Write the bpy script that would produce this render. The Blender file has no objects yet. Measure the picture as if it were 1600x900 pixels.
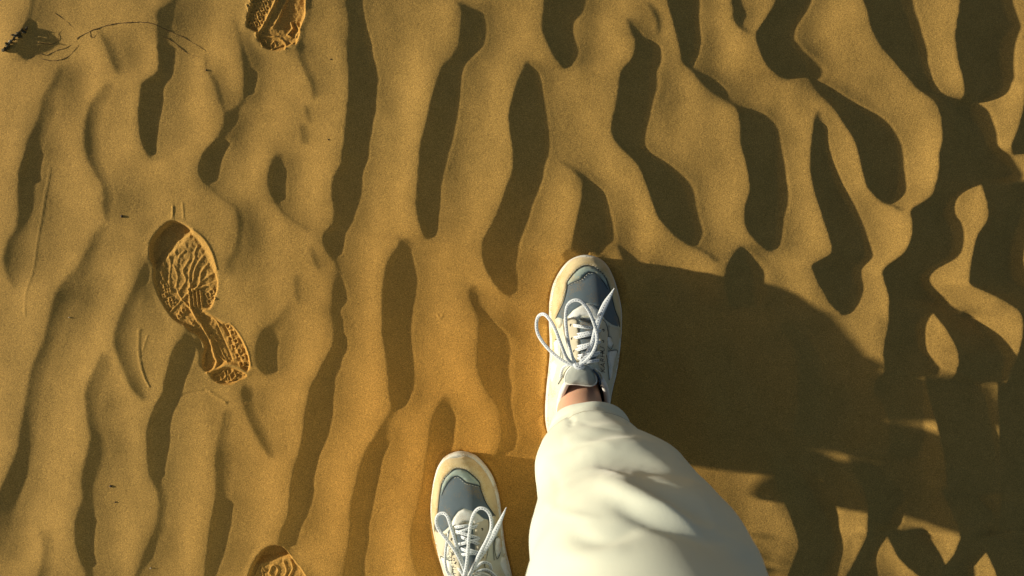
import bpy, bmesh, math, random
import numpy as np
from mathutils import Vector, Matrix, geometry as mgeo

scene = bpy.context.scene
# ------------------------------- camera ------------------------------------
CAM_H = 1.35
PXM = 950.0                                   # plan units per metre
cam_d = bpy.data.cameras.new('camera'); cam = bpy.data.objects.new('camera', cam_d)
scene.collection.objects.link(cam); scene.camera = cam
cam.location = (0, 0, CAM_H); cam.rotation_euler = (0, 0, 0)
cam_d.sensor_width = 36; cam_d.lens = 36*CAM_H/(1600/PXM)
cam_d.clip_start = .02; cam_d.clip_end = 500
cam_d.dof.use_dof = True; cam_d.dof.focus_distance = 1.31; cam_d.dof.aperture_fstop = 5.0
# ------------------------------- light -------------------------------------
SUN_EL = math.radians(11.6); SUN_DOWN = math.radians(7.2)   # light runs along +x, turned a little towards the walker
world = bpy.data.worlds.new("World"); scene.world = world; world.use_nodes = True
wn = world.node_tree.nodes; bg = wn['Background']
sky = wn.new('ShaderNodeTexSky'); sky.sky_type = 'NISHITA'; sky.sun_disc = False
sky.sun_elevation = SUN_EL; sky.sun_rotation = math.radians(270) - (-SUN_DOWN)
sky.air_density = 1.0; sky.dust_density = 2.0; sky.ozone_density = 1.0
world.node_tree.links.new(sky.outputs[0], bg.inputs[0]); bg.inputs[1].default_value = 0.062
sun_d = bpy.data.lights.new('sun', 'SUN'); sun = bpy.data.objects.new('sun', sun_d); scene.collection.objects.link(sun)
sun_d.energy = 5.0; sun_d.angle = math.radians(1.2); sun_d.color = (1.0, .90, .72)
sdir = Vector((math.cos(SUN_EL)*math.cos(SUN_DOWN), -math.cos(SUN_EL)*math.sin(SUN_DOWN), -math.sin(SUN_EL)))
sun.rotation_euler = sdir.to_track_quat('-Z', 'Y').to_euler(); sun.location = (-3, .7, 1.2)
scene.view_settings.view_transform = 'Standard'; scene.view_settings.look = 'None'
scene.view_settings.exposure = 0.26; scene.view_settings.gamma = 1

# ------------------------------- helpers -----------------------------------
C = scene.collection
def plan(x, y, z=0.0):                        # plan units + metres of height -> world
    return Vector(((x-800)/PXM, (450-y)/PXM, z))
def proj(px, py, z):                          # sight line through a spot, met at height z, in plan units
    k = 1-z/CAM_H
    return 800+(px-800)*k, 450+(py-450)*k
def link(name, me, mat=None, parent=None):
    o = bpy.data.objects.new(name, me); C.objects.link(o)
    if mat is not None and not me.materials: me.materials.append(mat)
    if parent is not None: o.parent = parent
    return o
def root(name, loc, label, cat, group=None):
    o = bpy.data.objects.new(name, None); o.location = loc; o.empty_display_size = .05; C.objects.link(o)
    tag(o, label, cat, group); return o
def tag(o, label=None, cat=None, group=None, kind=None):
    if label: o['label'] = label
    if cat: o['category'] = cat
    if group: o['group'] = group
    if kind: o['kind'] = kind
    return o
def mesh(name, V, F, smooth=True):
    me = bpy.data.meshes.new(name); me.from_pydata([tuple(v) for v in V], [], [tuple(f) for f in F])
    if smooth: me.polygons.foreach_set('use_smooth', [True]*len(me.polygons))
    me.update(); return me
def fix_parent(o, r):                          # geometry given in world space, hung under an empty that is placed elsewhere
    o.parent = r; o.matrix_parent_inverse = Matrix.Translation(-Vector(r.location))

# ------------------------------- materials ---------------------------------
def mat(name, color, rough=.8, bump=None, var=None, sheen=0, spec=.3, sss=0, dust=0):
    m = bpy.data.materials.new(name); m.use_nodes = True
    nt = m.node_tree; b = nt.nodes['Principled BSDF']
    b.inputs['Base Color'].default_value = (*color, 1); b.inputs['Roughness'].default_value = rough
    b.inputs['Specular IOR Level'].default_value = spec
    if sheen: b.inputs['Sheen Weight'].default_value = sheen
    if sss:
        b.inputs['Subsurface Weight'].default_value = sss; b.inputs['Subsurface Scale'].default_value = .004
    tc = nt.nodes.new('ShaderNodeTexCoord')
    if var:                                    # (scale, amount)
        n = nt.nodes.new('ShaderNodeTexNoise'); n.inputs['Scale'].default_value = var[0]; n.inputs['Detail'].default_value = 4
        nt.links.new(tc.outputs['Object'], n.inputs['Vector'])
        mx = nt.nodes.new('ShaderNodeMix'); mx.data_type = 'RGBA'
        a = var[1]
        mx.inputs[6].default_value = (*[c*(1-a) for c in color], 1); mx.inputs[7].default_value = (*[min(1, c*(1+a)) for c in color], 1)
        nt.links.new(n.outputs['Fac'], mx.inputs[0]); nt.links.new(mx.outputs[2], b.inputs['Base Color'])
    if dust:                                   # specks of sand caught on the surface
        d1 = nt.nodes.new('ShaderNodeTexNoise'); d1.inputs['Scale'].default_value = 45; d1.inputs['Detail'].default_value = 3
        d2 = nt.nodes.new('ShaderNodeTexNoise'); d2.inputs['Scale'].default_value = 750; d2.inputs['Detail'].default_value = 1
        for q in (d1, d2): nt.links.new(tc.outputs['Object'], q.inputs['Vector'])
        sm = nt.nodes.new('ShaderNodeMath'); sm.operation = 'ADD'; nt.links.new(d1.outputs['Fac'], sm.inputs[0]); nt.links.new(d2.outputs['Fac'], sm.inputs[1])
        mr = nt.nodes.new('ShaderNodeMapRange'); nt.links.new(sm.outputs[0], mr.inputs[0]); mr.inputs[1].default_value = 1.04; mr.inputs[2].default_value = 1.22; mr.inputs[4].default_value = dust
        md = nt.nodes.new('ShaderNodeMix'); md.data_type = 'RGBA'; nt.links.new(mr.outputs[0], md.inputs[0]); md.inputs[7].default_value = (.50, .33, .11, 1)
        old = b.inputs['Base Color']
        if old.is_linked: nt.links.new(old.links[0].from_socket, md.inputs[6])
        else: md.inputs[6].default_value = (*color, 1)
        nt.links.new(md.outputs[2], old)
    if bump:                                   # (scale, distance, kind)
        if bump[2] == 'weave':
            w1 = nt.nodes.new('ShaderNodeTexWave'); w1.inputs['Scale'].default_value = bump[0]; w1.bands_direction = 'X'
            w2 = nt.nodes.new('ShaderNodeTexWave'); w2.inputs['Scale'].default_value = bump[0]; w2.bands_direction = 'Y'
            for w in (w1, w2): nt.links.new(tc.outputs['Object'], w.inputs['Vector']); w.inputs['Distortion'].default_value = .6
            ad = nt.nodes.new('ShaderNodeMath'); ad.operation = 'ADD'
            nt.links.new(w1.outputs['Fac'], ad.inputs[0]); nt.links.new(w2.outputs['Fac'], ad.inputs[1]); src = ad.outputs[0]
        else:
            n2 = nt.nodes.new('ShaderNodeTexNoise'); n2.inputs['Scale'].default_value = bump[0]; n2.inputs['Detail'].default_value = 3
            nt.links.new(tc.outputs['Object'], n2.inputs['Vector']); src = n2.outputs['Fac']
        bp = nt.nodes.new('ShaderNodeBump'); bp.inputs['Distance'].default_value = bump[1]; bp.inputs['Strength'].default_value = 1
        nt.links.new(src, bp.inputs['Height']); nt.links.new(bp.outputs[0], b.inputs['Normal'])
    return m

def sand_material():
    m = bpy.data.materials.new('sand'); m.use_nodes = True
    nt = m.node_tree; N = nt.nodes; L = nt.links; b = N['Principled BSDF']
    b.inputs['Roughness'].default_value = .92; b.inputs['Specular IOR Level'].default_value = .15
    tc = N.new('ShaderNodeTexCoord')
    def noise(scale, detail=2, rough=.5):
        n = N.new('ShaderNodeTexNoise'); n.inputs['Scale'].default_value = scale; n.inputs['Detail'].default_value = detail
        n.inputs['Roughness'].default_value = rough; L.new(tc.outputs['Object'], n.inputs['Vector']); return n
    def ramp(src, stops):
        r = N.new('ShaderNodeValToRGB'); L.new(src, r.inputs[0])
        while len(r.color_ramp.elements) < len(stops): r.color_ramp.elements.new(.5)
        for e, (p, c) in zip(r.color_ramp.elements, stops): e.position = p; e.color = (*c, 1)
        return r
    def mix(mode, fac, a, bb):
        x = N.new('ShaderNodeMix'); x.data_type = 'RGBA'; x.blend_type = mode
        if isinstance(fac, (int, float)): x.inputs[0].default_value = fac
        else: L.new(fac, x.inputs[0])
        for s, i in ((a, 6), (bb, 7)):
            if isinstance(s, tuple): x.inputs[i].default_value = (*s, 1)
            else: L.new(s, x.inputs[i])
        return x.outputs[2]
    # pale sand and a warmer tone, blended by noise and a painted cast
    sep = N.new('ShaderNodeSeparateXYZ'); L.new(tc.outputs['Object'], sep.inputs[0])
    big = noise(2.1, 3)
    # warm cast of light round the walker, put into the sand colour
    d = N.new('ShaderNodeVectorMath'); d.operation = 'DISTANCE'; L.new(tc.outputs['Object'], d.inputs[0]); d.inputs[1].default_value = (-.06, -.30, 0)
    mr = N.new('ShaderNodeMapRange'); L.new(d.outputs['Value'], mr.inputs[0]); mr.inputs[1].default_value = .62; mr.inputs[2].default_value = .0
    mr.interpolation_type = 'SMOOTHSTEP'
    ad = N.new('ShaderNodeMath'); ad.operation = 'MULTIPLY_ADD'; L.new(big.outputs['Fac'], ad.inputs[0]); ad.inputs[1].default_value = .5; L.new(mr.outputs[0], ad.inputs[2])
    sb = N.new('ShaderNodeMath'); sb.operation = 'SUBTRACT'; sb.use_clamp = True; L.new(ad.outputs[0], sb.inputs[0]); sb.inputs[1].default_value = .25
    base = mix('MIX', sb.outputs[0], SAND_PALE, SAND_WARM_CAST)
    g1 = noise(620, 2, .6); g2 = noise(1300, 1)
    sp = ramp(g1.outputs['Fac'], [(.30, (.62, .62, .64)), (.5, (1, 1, 1)), (.70, (1.38, 1.38, 1.36))])
    c = mix('MULTIPLY', .95, base, sp.outputs[0])
    sp2 = ramp(g2.outputs['Fac'], [(.30, (.62, .6, .58)), (.5, (1, 1, 1)), (.7, (1.35, 1.38, 1.35))])
    c = mix('MULTIPLY', .8, c, sp2.outputs[0])
    mott = noise(38, 3); sp3 = ramp(mott.outputs['Fac'], [(.3, (.93, .93, .90)), (.7, (1.06, 1.05, 1.05))])
    c = mix('MULTIPLY', .8, c, sp3.outputs[0])
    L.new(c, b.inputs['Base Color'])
    bp1 = N.new('ShaderNodeBump'); bp1.inputs['Distance'].default_value = .00028; L.new(g1.outputs['Fac'], bp1.inputs['Height'])
    g3 = noise(150, 3, .6)
    bp2 = N.new('ShaderNodeBump'); bp2.inputs['Distance'].default_value = .0004; L.new(g3.outputs['Fac'], bp2.inputs['Height']); L.new(bp1.outputs[0], bp2.inputs['Normal'])
    L.new(bp2.outputs[0], b.inputs['Normal'])
    return m
SAND_PALE = (.455, .278, .074); SAND_WARM_CAST = (.52, .265, .052)
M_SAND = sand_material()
# ---------------------------------------------------------------------------
# RELIEF OF THE SAND.  Slip faces of the wind ripples: (y, x of the brink, x of
# the foot, steepness) in plan units (950 units = 1 m), y growing towards the
# walker.  The relief is the smooth surface whose slopes follow these faces.
# ---------------------------------------------------------------------------
RIPPLES = [
 # left field, low soft ripples
 [(105,92,100,.2),(125,86,98,.5),(150,70,92,.5),(175,64,90,.55),(200,55,78,.6),(220,45,72,.7),(240,42,62,.9),(270,32,55,.9),(300,30,58,.85),(330,29,55,.85),(355,26,48,.8),(375,14,48,.7),(395,8,48,.8),(410,7,45,.8),(430,12,38,.6),(450,22,30,.3)],
 [(130,165,180,.2),(150,150,175,.5),(165,140,165,.6),(185,135,160,.75),(205,132,155,.75),(225,131,158,.8),(245,135,155,.7),(260,142,165,.6),(275,150,170,.6),(288,160,172,.6),(305,162,180,.7),(325,162,180,.7),(345,165,172,.4)],
 [(352,160,178,.2),(365,147,165,.4),(385,138,160,.55),(400,130,150,.5),(420,118,145,.3),(440,100,130,.5),(460,90,130,.7),(480,84,115,.7),(500,78,105,.75),(530,70,95,.75),(545,63,85,.7),(570,52,80,.75),(600,45,72,.75),(640,39,65,.75),(675,33,60,.75),(700,30,58,.75),(720,22,52,.75),(745,12,45,.8),(770,0,35,.8),(800,-15,25,.8),(840,-30,15,.7),(880,-45,0,.6)],
 [(45,150,160,.2),(60,160,178,.6),(75,168,190,.65),(90,173,195,.7),(105,179,195,.6),(116,183,190,.2)],
 [(-40,290,300,.3),(0,272,285,.4),(10,262,280,.6),(20,250,275,.8),(40,249,272,.85),(60,247,270,.85),(80,249,268,.9),(100,251,267,.9),(113,249,265,.9),(120,243,262,.9),(127,232,256,.95),(135,225,250,1),(150,222,250,1),(170,219,247,1),(190,219,243,1),(210,221,241,1),(225,225,240,.9),(240,231,240,.9),(250,237,241,.4)],
 [(85,318,326,.1),(100,319,328,.3),(110,322,332,.5),(125,332,342,.5),(140,338,348,.5),(160,344,352,.5),(175,350,356,.4)],
 [(30,362,368,.2),(45,369,376,.4),(60,373,381,.5),(80,378,388,.7),(100,381,393,.85),(120,383,395,.9),(140,382,391,.9),(155,379,386,.8),(168,368,378,.6),(178,352,375,.7),(190,352,368,.8),(200,348,362,.85),(212,342,355,.85),(225,333,350,.9),(237,322,345,.9),(245,318,344,1),(258,314,341,1),(270,314,338,1),(282,319,334,.9),(292,327,334,.7),(305,340,350,.5),(315,355,363,.5),(325,367,377,.5),(340,372,384,.6),(360,373,384,.65),(380,371,384,.6),(395,365,380,.5),(410,355,372,.4),(430,350,370,.3)],
 [(60,462,470,.2),(75,465,480,.6),(90,468,482,.6),(105,473,490,.6),(120,480,496,.65),(135,488,497,.7),(148,490,497,.6),(155,488,494,.2)],
 [(165,475,486,.2),(175,478,488,.55),(185,481,488,.4),(192,483,488,.1)],
 [(195,468,480,.3),(210,471,485,.4),(225,473,485,.3)],
 [(240,431,445,.4),(252,426,445,.8),(265,423,443,.9),(280,421,442,.95),(295,423,441,.95),(310,428,440,.9),(320,433,441,.7),(335,444,452,.5),(348,462,468,.4),(360,478,490,.35)],
 [(-50,58,66,.8),(-20,55,63,.8),(0,52,60,.8),(15,49,56,.8),(28,46,53,.8),(40,43,53,1),(50,38,54,1),(65,33,52,1),(78,28,51,1),(86,32,48,1),(90,38,45,.9)],
 # the long middle ripple
 [(-60,540,560,1),(0,542,562,1),(20,546,564,1),(40,548,567,1),(60,546,572,1),(80,545,576,1),(100,546,583,1),(120,546,586,1),(140,547,585,1),(160,546,583,1),(180,544,579,1),(200,542,575,1),(225,540,572,1),(240,537,570,1),(255,536,565,1),(270,527,562,1),(285,522,561,1),(300,521,560,1),(315,522,557,1),(330,524,551,1),(345,523,546,1),(355,518,540,1),(366,508,534,1),(378,507,532,1),(390,511,530,1),(402,519,527,.8),(415,526,532,.7),(430,528,533,.6),(450,522,538,.6),(470,521,540,.6),(485,519,530,.7),(500,521,535,.8),(515,523,536,.85),(530,523,536,.9),(545,519,536,.95),(560,510,529,1),(575,502,525,1),(590,495,518,1),(605,487,516,1),(620,483,515,1),(640,479,515,1),(660,477,512,1),(675,475,510,1),(690,472,505,1),(710,468,495,1),(730,461,486,1),(750,457,482,1),(770,455,482,1),(790,453,478,1),(810,450,470,1),(830,440,462,1),(845,437,458,1),(860,432,452,.7)],
 [(4,712,722,.4),(12,720,742,.8),(25,723,752,1),(40,722,755,1),(60,720,754,1),(72,718,748,1),(82,713,735,1),(92,707,726,1),(103,695,719,1),(115,689,716,1),(135,682,715,1),(155,676,714,1),(180,671,709,1),(200,666,702,1),(225,659,697,1),(250,657,691,1),(275,655,687,1),(300,653,685,1),(320,652,684,1),(340,655,681,1),(355,659,679,1),(368,664,675,1),(373,668,672,.5)],
 [(373,625,640,.4),(385,622,650,.7),(400,613,641,.9),(415,606,643,.95),(430,603,646,1),(450,600,646,1),(475,599,642,1),(500,600,639,1),(525,600,637,1),(550,604,640,1),(575,607,643,1),(600,609,642,1),(620,611,637,1),(632,613,630,1),(640,612,622,.8),(650,605,618,.6),(662,597,612,.6),(675,590,612,.8),(690,582,605,.9),(700,575,600,1),(720,567,592,1),(740,561,588,1),(760,557,583,1),(780,551,578,1),(800,548,575,1),(825,548,570,1),(850,545,570,1),(875,541,565,1),(900,538,562,1),(960,535,560,1)],
 [(620,695,700,.3),(632,685,705,.6),(645,680,705,.85),(660,676,702,.95),(675,673,700,1),(690,671,702,1),(710,668,697,1),(730,665,690,1),(760,661,683,1),(790,654,675,1),(820,646,672,1),(840,642,672,1),(865,645,680,1),(890,652,688,1),(920,665,695,1)],
 [(445,735,745,.3),(460,733,748,.6),(475,737,752,.6),(490,745,765,.7),(505,749,773,.85),(520,750,780,.9),(540,748,783,.95),(560,747,784,1),(580,749,785,1),(600,756,787,1),(615,765,790,1),(630,777,793,1),(645,782,795,1),(660,783,797,1),(680,786,800,.9),(700,780,798,.9),(718,770,795,.8)],
 [(98,822,826,.6),(110,819,833,1),(125,811,839,1),(140,806,843,1),(160,800,848,1),(180,796,850,1),(200,797,852,1),(225,801,852,1),(240,803,848,1),(260,803,842,1),(275,800,840,1),(290,794,834,1),(310,787,828,1),(330,780,822,1),(350,771,815,1),(365,762,810,1),(380,756,805,1),(395,755,803,1),(410,757,802,1),(425,763,802,1),(440,772,802,1),(452,782,800,1),(462,796,800,.7)],
 [(-60,850,915,1),(0,850,911,1),(20,850,905,1),(30,849,894,1),(45,848,892,1),(60,853,895,1),(75,860,898,1),(90,868,894,1),(100,876,888,1),(107,882,884,.8)],
 [(5,1008,1016,.2),(20,1020,1030,.5),(40,1027,1034,.6),(55,1026,1030,.4)],
 [(30,978,990,.3),(45,984,996,.6),(58,991,1003,.7),(64,993,1018,.9),(75,993,1021,1),(90,990,1020,1),(100,982,1018,1),(110,973,1015,1),(125,969,1015,1),(140,967,1016,1),(155,965,1015,1),(170,962,1012,1),(185,958,1009,1),(200,956,1006,1),(212,958,1003,1),(225,966,1002,1),(235,976,1008,.9),(245,986,1022,.9),(255,995,1038,1),(270,1003,1053,1),(285,1009,1065,1),(300,1014,1073,1),(320,1021,1079,1),(340,1029,1085,1),(355,1042,1088,1),(368,1056,1087,1),(378,1070,1085,1),(385,1083,1090,.7),(395,1100,1110,.5),(410,1118,1130,.4)],
 [(-60,1035,1088,1),(0,1043,1088,1),(20,1048,1087,1),(40,1054,1087,1),(60,1060,1088,1),(80,1065,1088,1),(92,1067,1083,1),(100,1072,1080,.9),(108,1078,1098,.7),(118,1087,1108,.7),(130,1098,1122,.7),(142,1112,1135,.7),(152,1125,1145,.6),(160,1137,1150,.6),(167,1148,1160,.7),(172,1151,1178,.9),(180,1154,1192,1),(195,1155,1208,1),(210,1155,1213,1),(225,1156,1215,1),(250,1163,1215,1),(275,1169,1216,1),(300,1171,1218,1),(320,1165,1219,1),(340,1163,1218,1),(358,1167,1216,1),(372,1178,1213,1),(385,1193,1209,1),(392,1203,1210,.7)],
 [(-30,1143,1160,.6),(0,1143,1162,.7),(20,1144,1168,.8),(35,1147,1162,.8),(45,1155,1168,.6),(53,1165,1180,.4)],
 [(-60,1225,1270,1),(0,1213,1260,1),(20,1203,1250,1),(40,1190,1240,1),(55,1181,1237,1),(70,1183,1242,1),(85,1188,1254,1),(100,1196,1263,1),(110,1205,1260,1),(118,1218,1245,1),(122,1230,1236,.8)],
 [(113,1264,1268,.5),(125,1267,1280,.6),(140,1275,1300,.7),(155,1287,1320,.8),(170,1300,1345,.9),(185,1310,1370,.95),(200,1320,1390,1),(215,1330,1400,1),(230,1336,1404,1),(250,1341,1406,1),(270,1346,1407,1),(290,1353,1406,1),(302,1362,1404,1),(312,1374,1396,1),(320,1388,1393,.8),(328,1402,1415,.7)],
 [(175,1273,1278,.4),(190,1270,1284,.8),(205,1269,1288,1),(225,1267,1290,1),(250,1265,1296,1),(275,1267,1304,1),(300,1273,1316,1),(325,1281,1330,1),(345,1287,1342,1),(360,1292,1348,1),(380,1297,1353,1),(395,1298,1354,1),(405,1285,1350,1),(415,1267,1338,1),(425,1270,1334,1),(440,1276,1337,1),(450,1282,1341,1),(460,1288,1341,1),(470,1293,1340,1),(480,1303,1334,1),(488,1312,1326,1),(492,1318,1322,.6)],
 [(-60,1330,1400,1),(0,1346,1413,1),(20,1353,1420,1),(40,1357,1426,1),(60,1365,1433,1),(80,1378,1438,1),(100,1396,1442,1),(120,1414,1447,1),(135,1427,1453,1),(148,1440,1462,1),(160,1455,1515,1),(175,1463,1522,1),(190,1466,1530,1),(210,1467,1542,1),(225,1467,1548,1),(240,1463,1565,1),(255,1462,1580,1),(270,1461,1590,1),(282,1460,1560,1),(292,1458,1512,1),(305,1456,1490,1),(318,1440,1483,1),(330,1420,1478,1),(345,1421,1484,1),(360,1421,1490,1),(375,1419,1492,1),(390,1413,1491,1),(400,1405,1485,1),(410,1392,1470,1),(420,1380,1455,1),(432,1379,1443,1),(450,1385,1449,1),(465,1387,1463,1),(480,1386,1470,1),(490,1386,1455,1),(500,1385,1438,1),(512,1383,1431,1),(535,1378,1433,1),(550,1375,1438,1),(560,1375,1450,1),(575,1375,1465,1),(590,1375,1460,.8)],
 [(284,1534,1610,1),(300,1535,1610,1),(320,1540,1605,1),(345,1540,1600,1),(370,1526,1590,1),(400,1519,1588,1),(430,1512,1590,1),(445,1512,1600,1),(460,1545,1620,1),(475,1573,1640,1),(490,1590,1650,1),(520,1595,1650,1),(560,1588,1650,1),(590,1578,1650,1),(620,1575,1640,1)],
 [(478,1452,1475,.8),(490,1460,1515,.9),(505,1469,1530,1),(520,1477,1545,1),(540,1486,1560,1),(560,1491,1572,1),(580,1490,1570,1),(600,1485,1570,1)],
 [(-60,1500,1570,1),(0,1497,1572,1),(20,1495,1580,1),(35,1492,1590,1),(42,1492,1583,1),(55,1490,1573,1),(75,1492,1569,1),(100,1495,1570,1),(125,1500,1571,1),(140,1503,1565,1),(150,1505,1545,1),(158,1500,1530,.8)],
 [(130,1600,1640,.8),(150,1597,1650,1),(180,1592,1650,1),(210,1585,1650,1),(230,1578,1640,1),(240,1585,1640,1)],
 [(-60,1640,1690,1),(0,1645,1700,1),(100,1650,1710,1),(200,1680,1730,1)],
 [(250,872,880,.3),(262,890,898,.5),(275,905,915,.7),(285,911,925,.85),(300,911,938,1),(315,909,943,1),(335,904,946,1),(355,900,948,1),(375,896,948,1),(385,894,940,1),(395,892,938,1),(408,898,930,.9)],
 [(382,965,972,.5),(395,970,985,.7),(408,974,1005,.8),(418,975,1014,.9),(430,976,1022,1),(445,980,1035,1),(470,985,1045,1)],
 [(385,1157,1163,.7),(400,1145,1168,.85),(415,1137,1172,.95),(435,1133,1178,1),(455,1135,1182,1),(480,1140,1185,.8)],
 [(400,232,242,.3),(420,222,238,.5),(440,213,230,.6),(465,200,220,.65),(490,190,215,.7),(515,182,210,.7),(530,180,208,.8),(545,183,208,.8),(560,188,210,.7),(580,196,215,.6),(600,204,222,.6),(615,213,230,.5),(625,225,240,.3)],
 [(510,292,305,.5),(525,288,305,.8),(540,277,302,.9),(555,270,295,1),(575,265,288,1),(595,259,283,1),(612,257,280,1),(625,250,276,1),(640,243,268,1),(660,236,262,1),(680,232,260,1),(700,232,258,1),(720,233,253,1),(740,235,250,.9),(755,240,255,.8),(770,247,262,.6),(785,249,265,.6),(805,248,262,.6),(825,243,262,.6),(850,232,250,.7),(875,222,238,.8),(895,213,225,.7),(915,205,220,.6)],
 [(550,160,175,.2),(575,150,175,.4),(595,140,165,.6),(615,136,160,.7),(640,138,155,.7),(665,142,160,.7),(680,145,165,.7),(700,142,170,.7),(720,136,165,.7),(740,131,160,.75),(760,130,150,.75),(780,131,150,.7),(800,124,150,.8),(820,122,145,.95),(840,121,143,1),(860,124,141,1),(880,130,145,.9),(900,136,150,.8),(920,140,150,.7)],
 [(830,60,80,.2),(850,67,85,.4),(875,65,85,.5),(900,60,80,.6),(930,50,75,.6)],
 [(600,380,392,.4),(612,377,398,.8),(625,379,400,.7),(640,383,400,.6),(660,391,410,.6),(680,401,420,.6),(700,412,428,.6),(715,421,430,.4)],
 [(475,450,462,.2),(490,440,455,.4),(505,425,450,.5),(518,410,440,.7),(532,404,432,.9),(548,401,427,1),(562,401,427,1),(575,405,427,1),(585,414,426,.8)],
 [(385,484,490,.2),(400,488,498,.4),(415,494,502,.5),(422,497,502,.2)],
 [(430,460,475,.3),(450,462,472,.5),(470,466,471,.5),(478,468,471,.2)],
 [(640,350,365,.3),(675,344,362,.4),(700,338,365,.5),(720,336,365,.6),(745,337,362,.65),(765,338,360,.75),(785,337,360,.9),(800,335,357,1),(820,331,356,1),(840,328,350,1),(860,325,345,1),(880,322,338,1),(900,320,330,.9),(915,318,325,.7)],
 # in and below the shade of the legs
 [(505,1215,1240,.5),(520,1225,1260,.6),(545,1238,1275,.7),(575,1243,1290,.7),(620,1245,1300,.6),(680,1240,1280,.5)],
 [(578,1378,1440,.8),(595,1362,1440,.8),(612,1362,1440,.5),(635,1378,1440,.35),(660,1385,1440,.3),(690,1385,1440,.3),(715,1380,1430,.3)],
 [(540,1070,1100,.5),(580,1085,1120,.6),(620,1105,1140,.6),(650,1125,1160,.5)],
 [(710,1204,1230,.6),(730,1208,1240,.8),(755,1213,1262,1),(775,1223,1275,1),(790,1229,1282,1),(810,1236,1293,1),(830,1242,1300,1),(850,1245,1305,1),(865,1240,1304,1),(880,1235,1296,1),(900,1228,1290,1),(960,1215,1275,1)],
 [(585,1440,1500,.8),(610,1445,1535,1),(650,1455,1548,1),(700,1465,1555,1),(745,1470,1560,1),(775,1480,1560,.9)],  # slip face added to keep this stretch of sand in shade
 [(600,1560,1640,1),(680,1562,1650,1),(760,1562,1650,1),(830,1560,1650,1)],  # added drop as well, darkens the sand out to the right edge
 [(710,1322,1350,.3),(745,1336,1385,.8),(760,1345,1405,1),(780,1352,1415,1),(800,1356,1400,1),(815,1353,1395,1),(830,1350,1385,1),(842,1347,1376,1),(855,1342,1368,1),(870,1336,1364,1),(885,1330,1361,1),(905,1322,1358,1),(960,1310,1345,1)],
 [(825,1378,1440,.8),(835,1384,1450,1),(850,1391,1455,1),(865,1398,1465,1),(880,1412,1472,1),(893,1428,1472,1),(905,1447,1470,.7)],
 [(760,1462,1510,.7),(780,1472,1530,.8),(800,1482,1550,1),(820,1492,1555,1),(838,1497,1548,1),(850,1493,1540,1),(865,1489,1532,1),(880,1480,1524,1),(900,1470,1513,1),(960,1460,1500,1)],
 [(840,1535,1600,.9),(862,1542,1610,1),(880,1550,1620,1),(900,1556,1620,1),(960,1560,1620,1)],
]

def catmull(P, step=2.0):
    """smooth curve through control rows of any number of columns"""
    P = np.asarray(P, float)
    out = []
    n = len(P)
    for i in range(n-1):
        p0 = P[max(i-1, 0)]; p1 = P[i]; p2 = P[i+1]; p3 = P[min(i+2, n-1)]
        k = max(2, int(np.linalg.norm((p2-p1)[:2])/step))
        t = np.linspace(0, 1, k, endpoint=False)[:, None]
        out.append(0.5*((2*p1)+(-p0+p2)*t+(2*p0-5*p1+4*p2-p3)*t*t+(-p0+3*p1-3*p2+p3)*t**3))
    out.append(P[-1:])
    return np.vstack(out)

GX0, GX1, GY0, GY1 = -500, 2100, -500, 1400        # plan window of the relief
def gblur(a, s, step=1.0, sy=None):
    sy = s if sy is None else sy
    ky = np.fft.fftfreq(a.shape[0])[:, None]; kx = np.fft.rfftfreq(a.shape[1])[None]
    return np.fft.irfft2(np.fft.rfft2(a)*np.exp(-2*(np.pi/step)**2*(kx**2*s*s+ky**2*sy*sy)), s=a.shape)

BX = np.arange(-500., 2101., 2.)
_bs = np.interp(BX, [-500, 0, 400, 800, 1200, 1600, 2100], [.03, .03, .01, -.025, -.065, -.09, -.05])
BZ1 = np.cumsum(_bs)*2.0; BZ1 -= np.interp(600, BX, BZ1)       # long swell of the dune, highest left of the walker
def on_swell(x, y):
    """plan place of a spot seen at x, y from straight above the middle, on the swell"""
    k = 1-np.interp(x, BX, BZ1)/(1.35*950)
    return 800+(x-800)*k, 450+(y-450)*k

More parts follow.
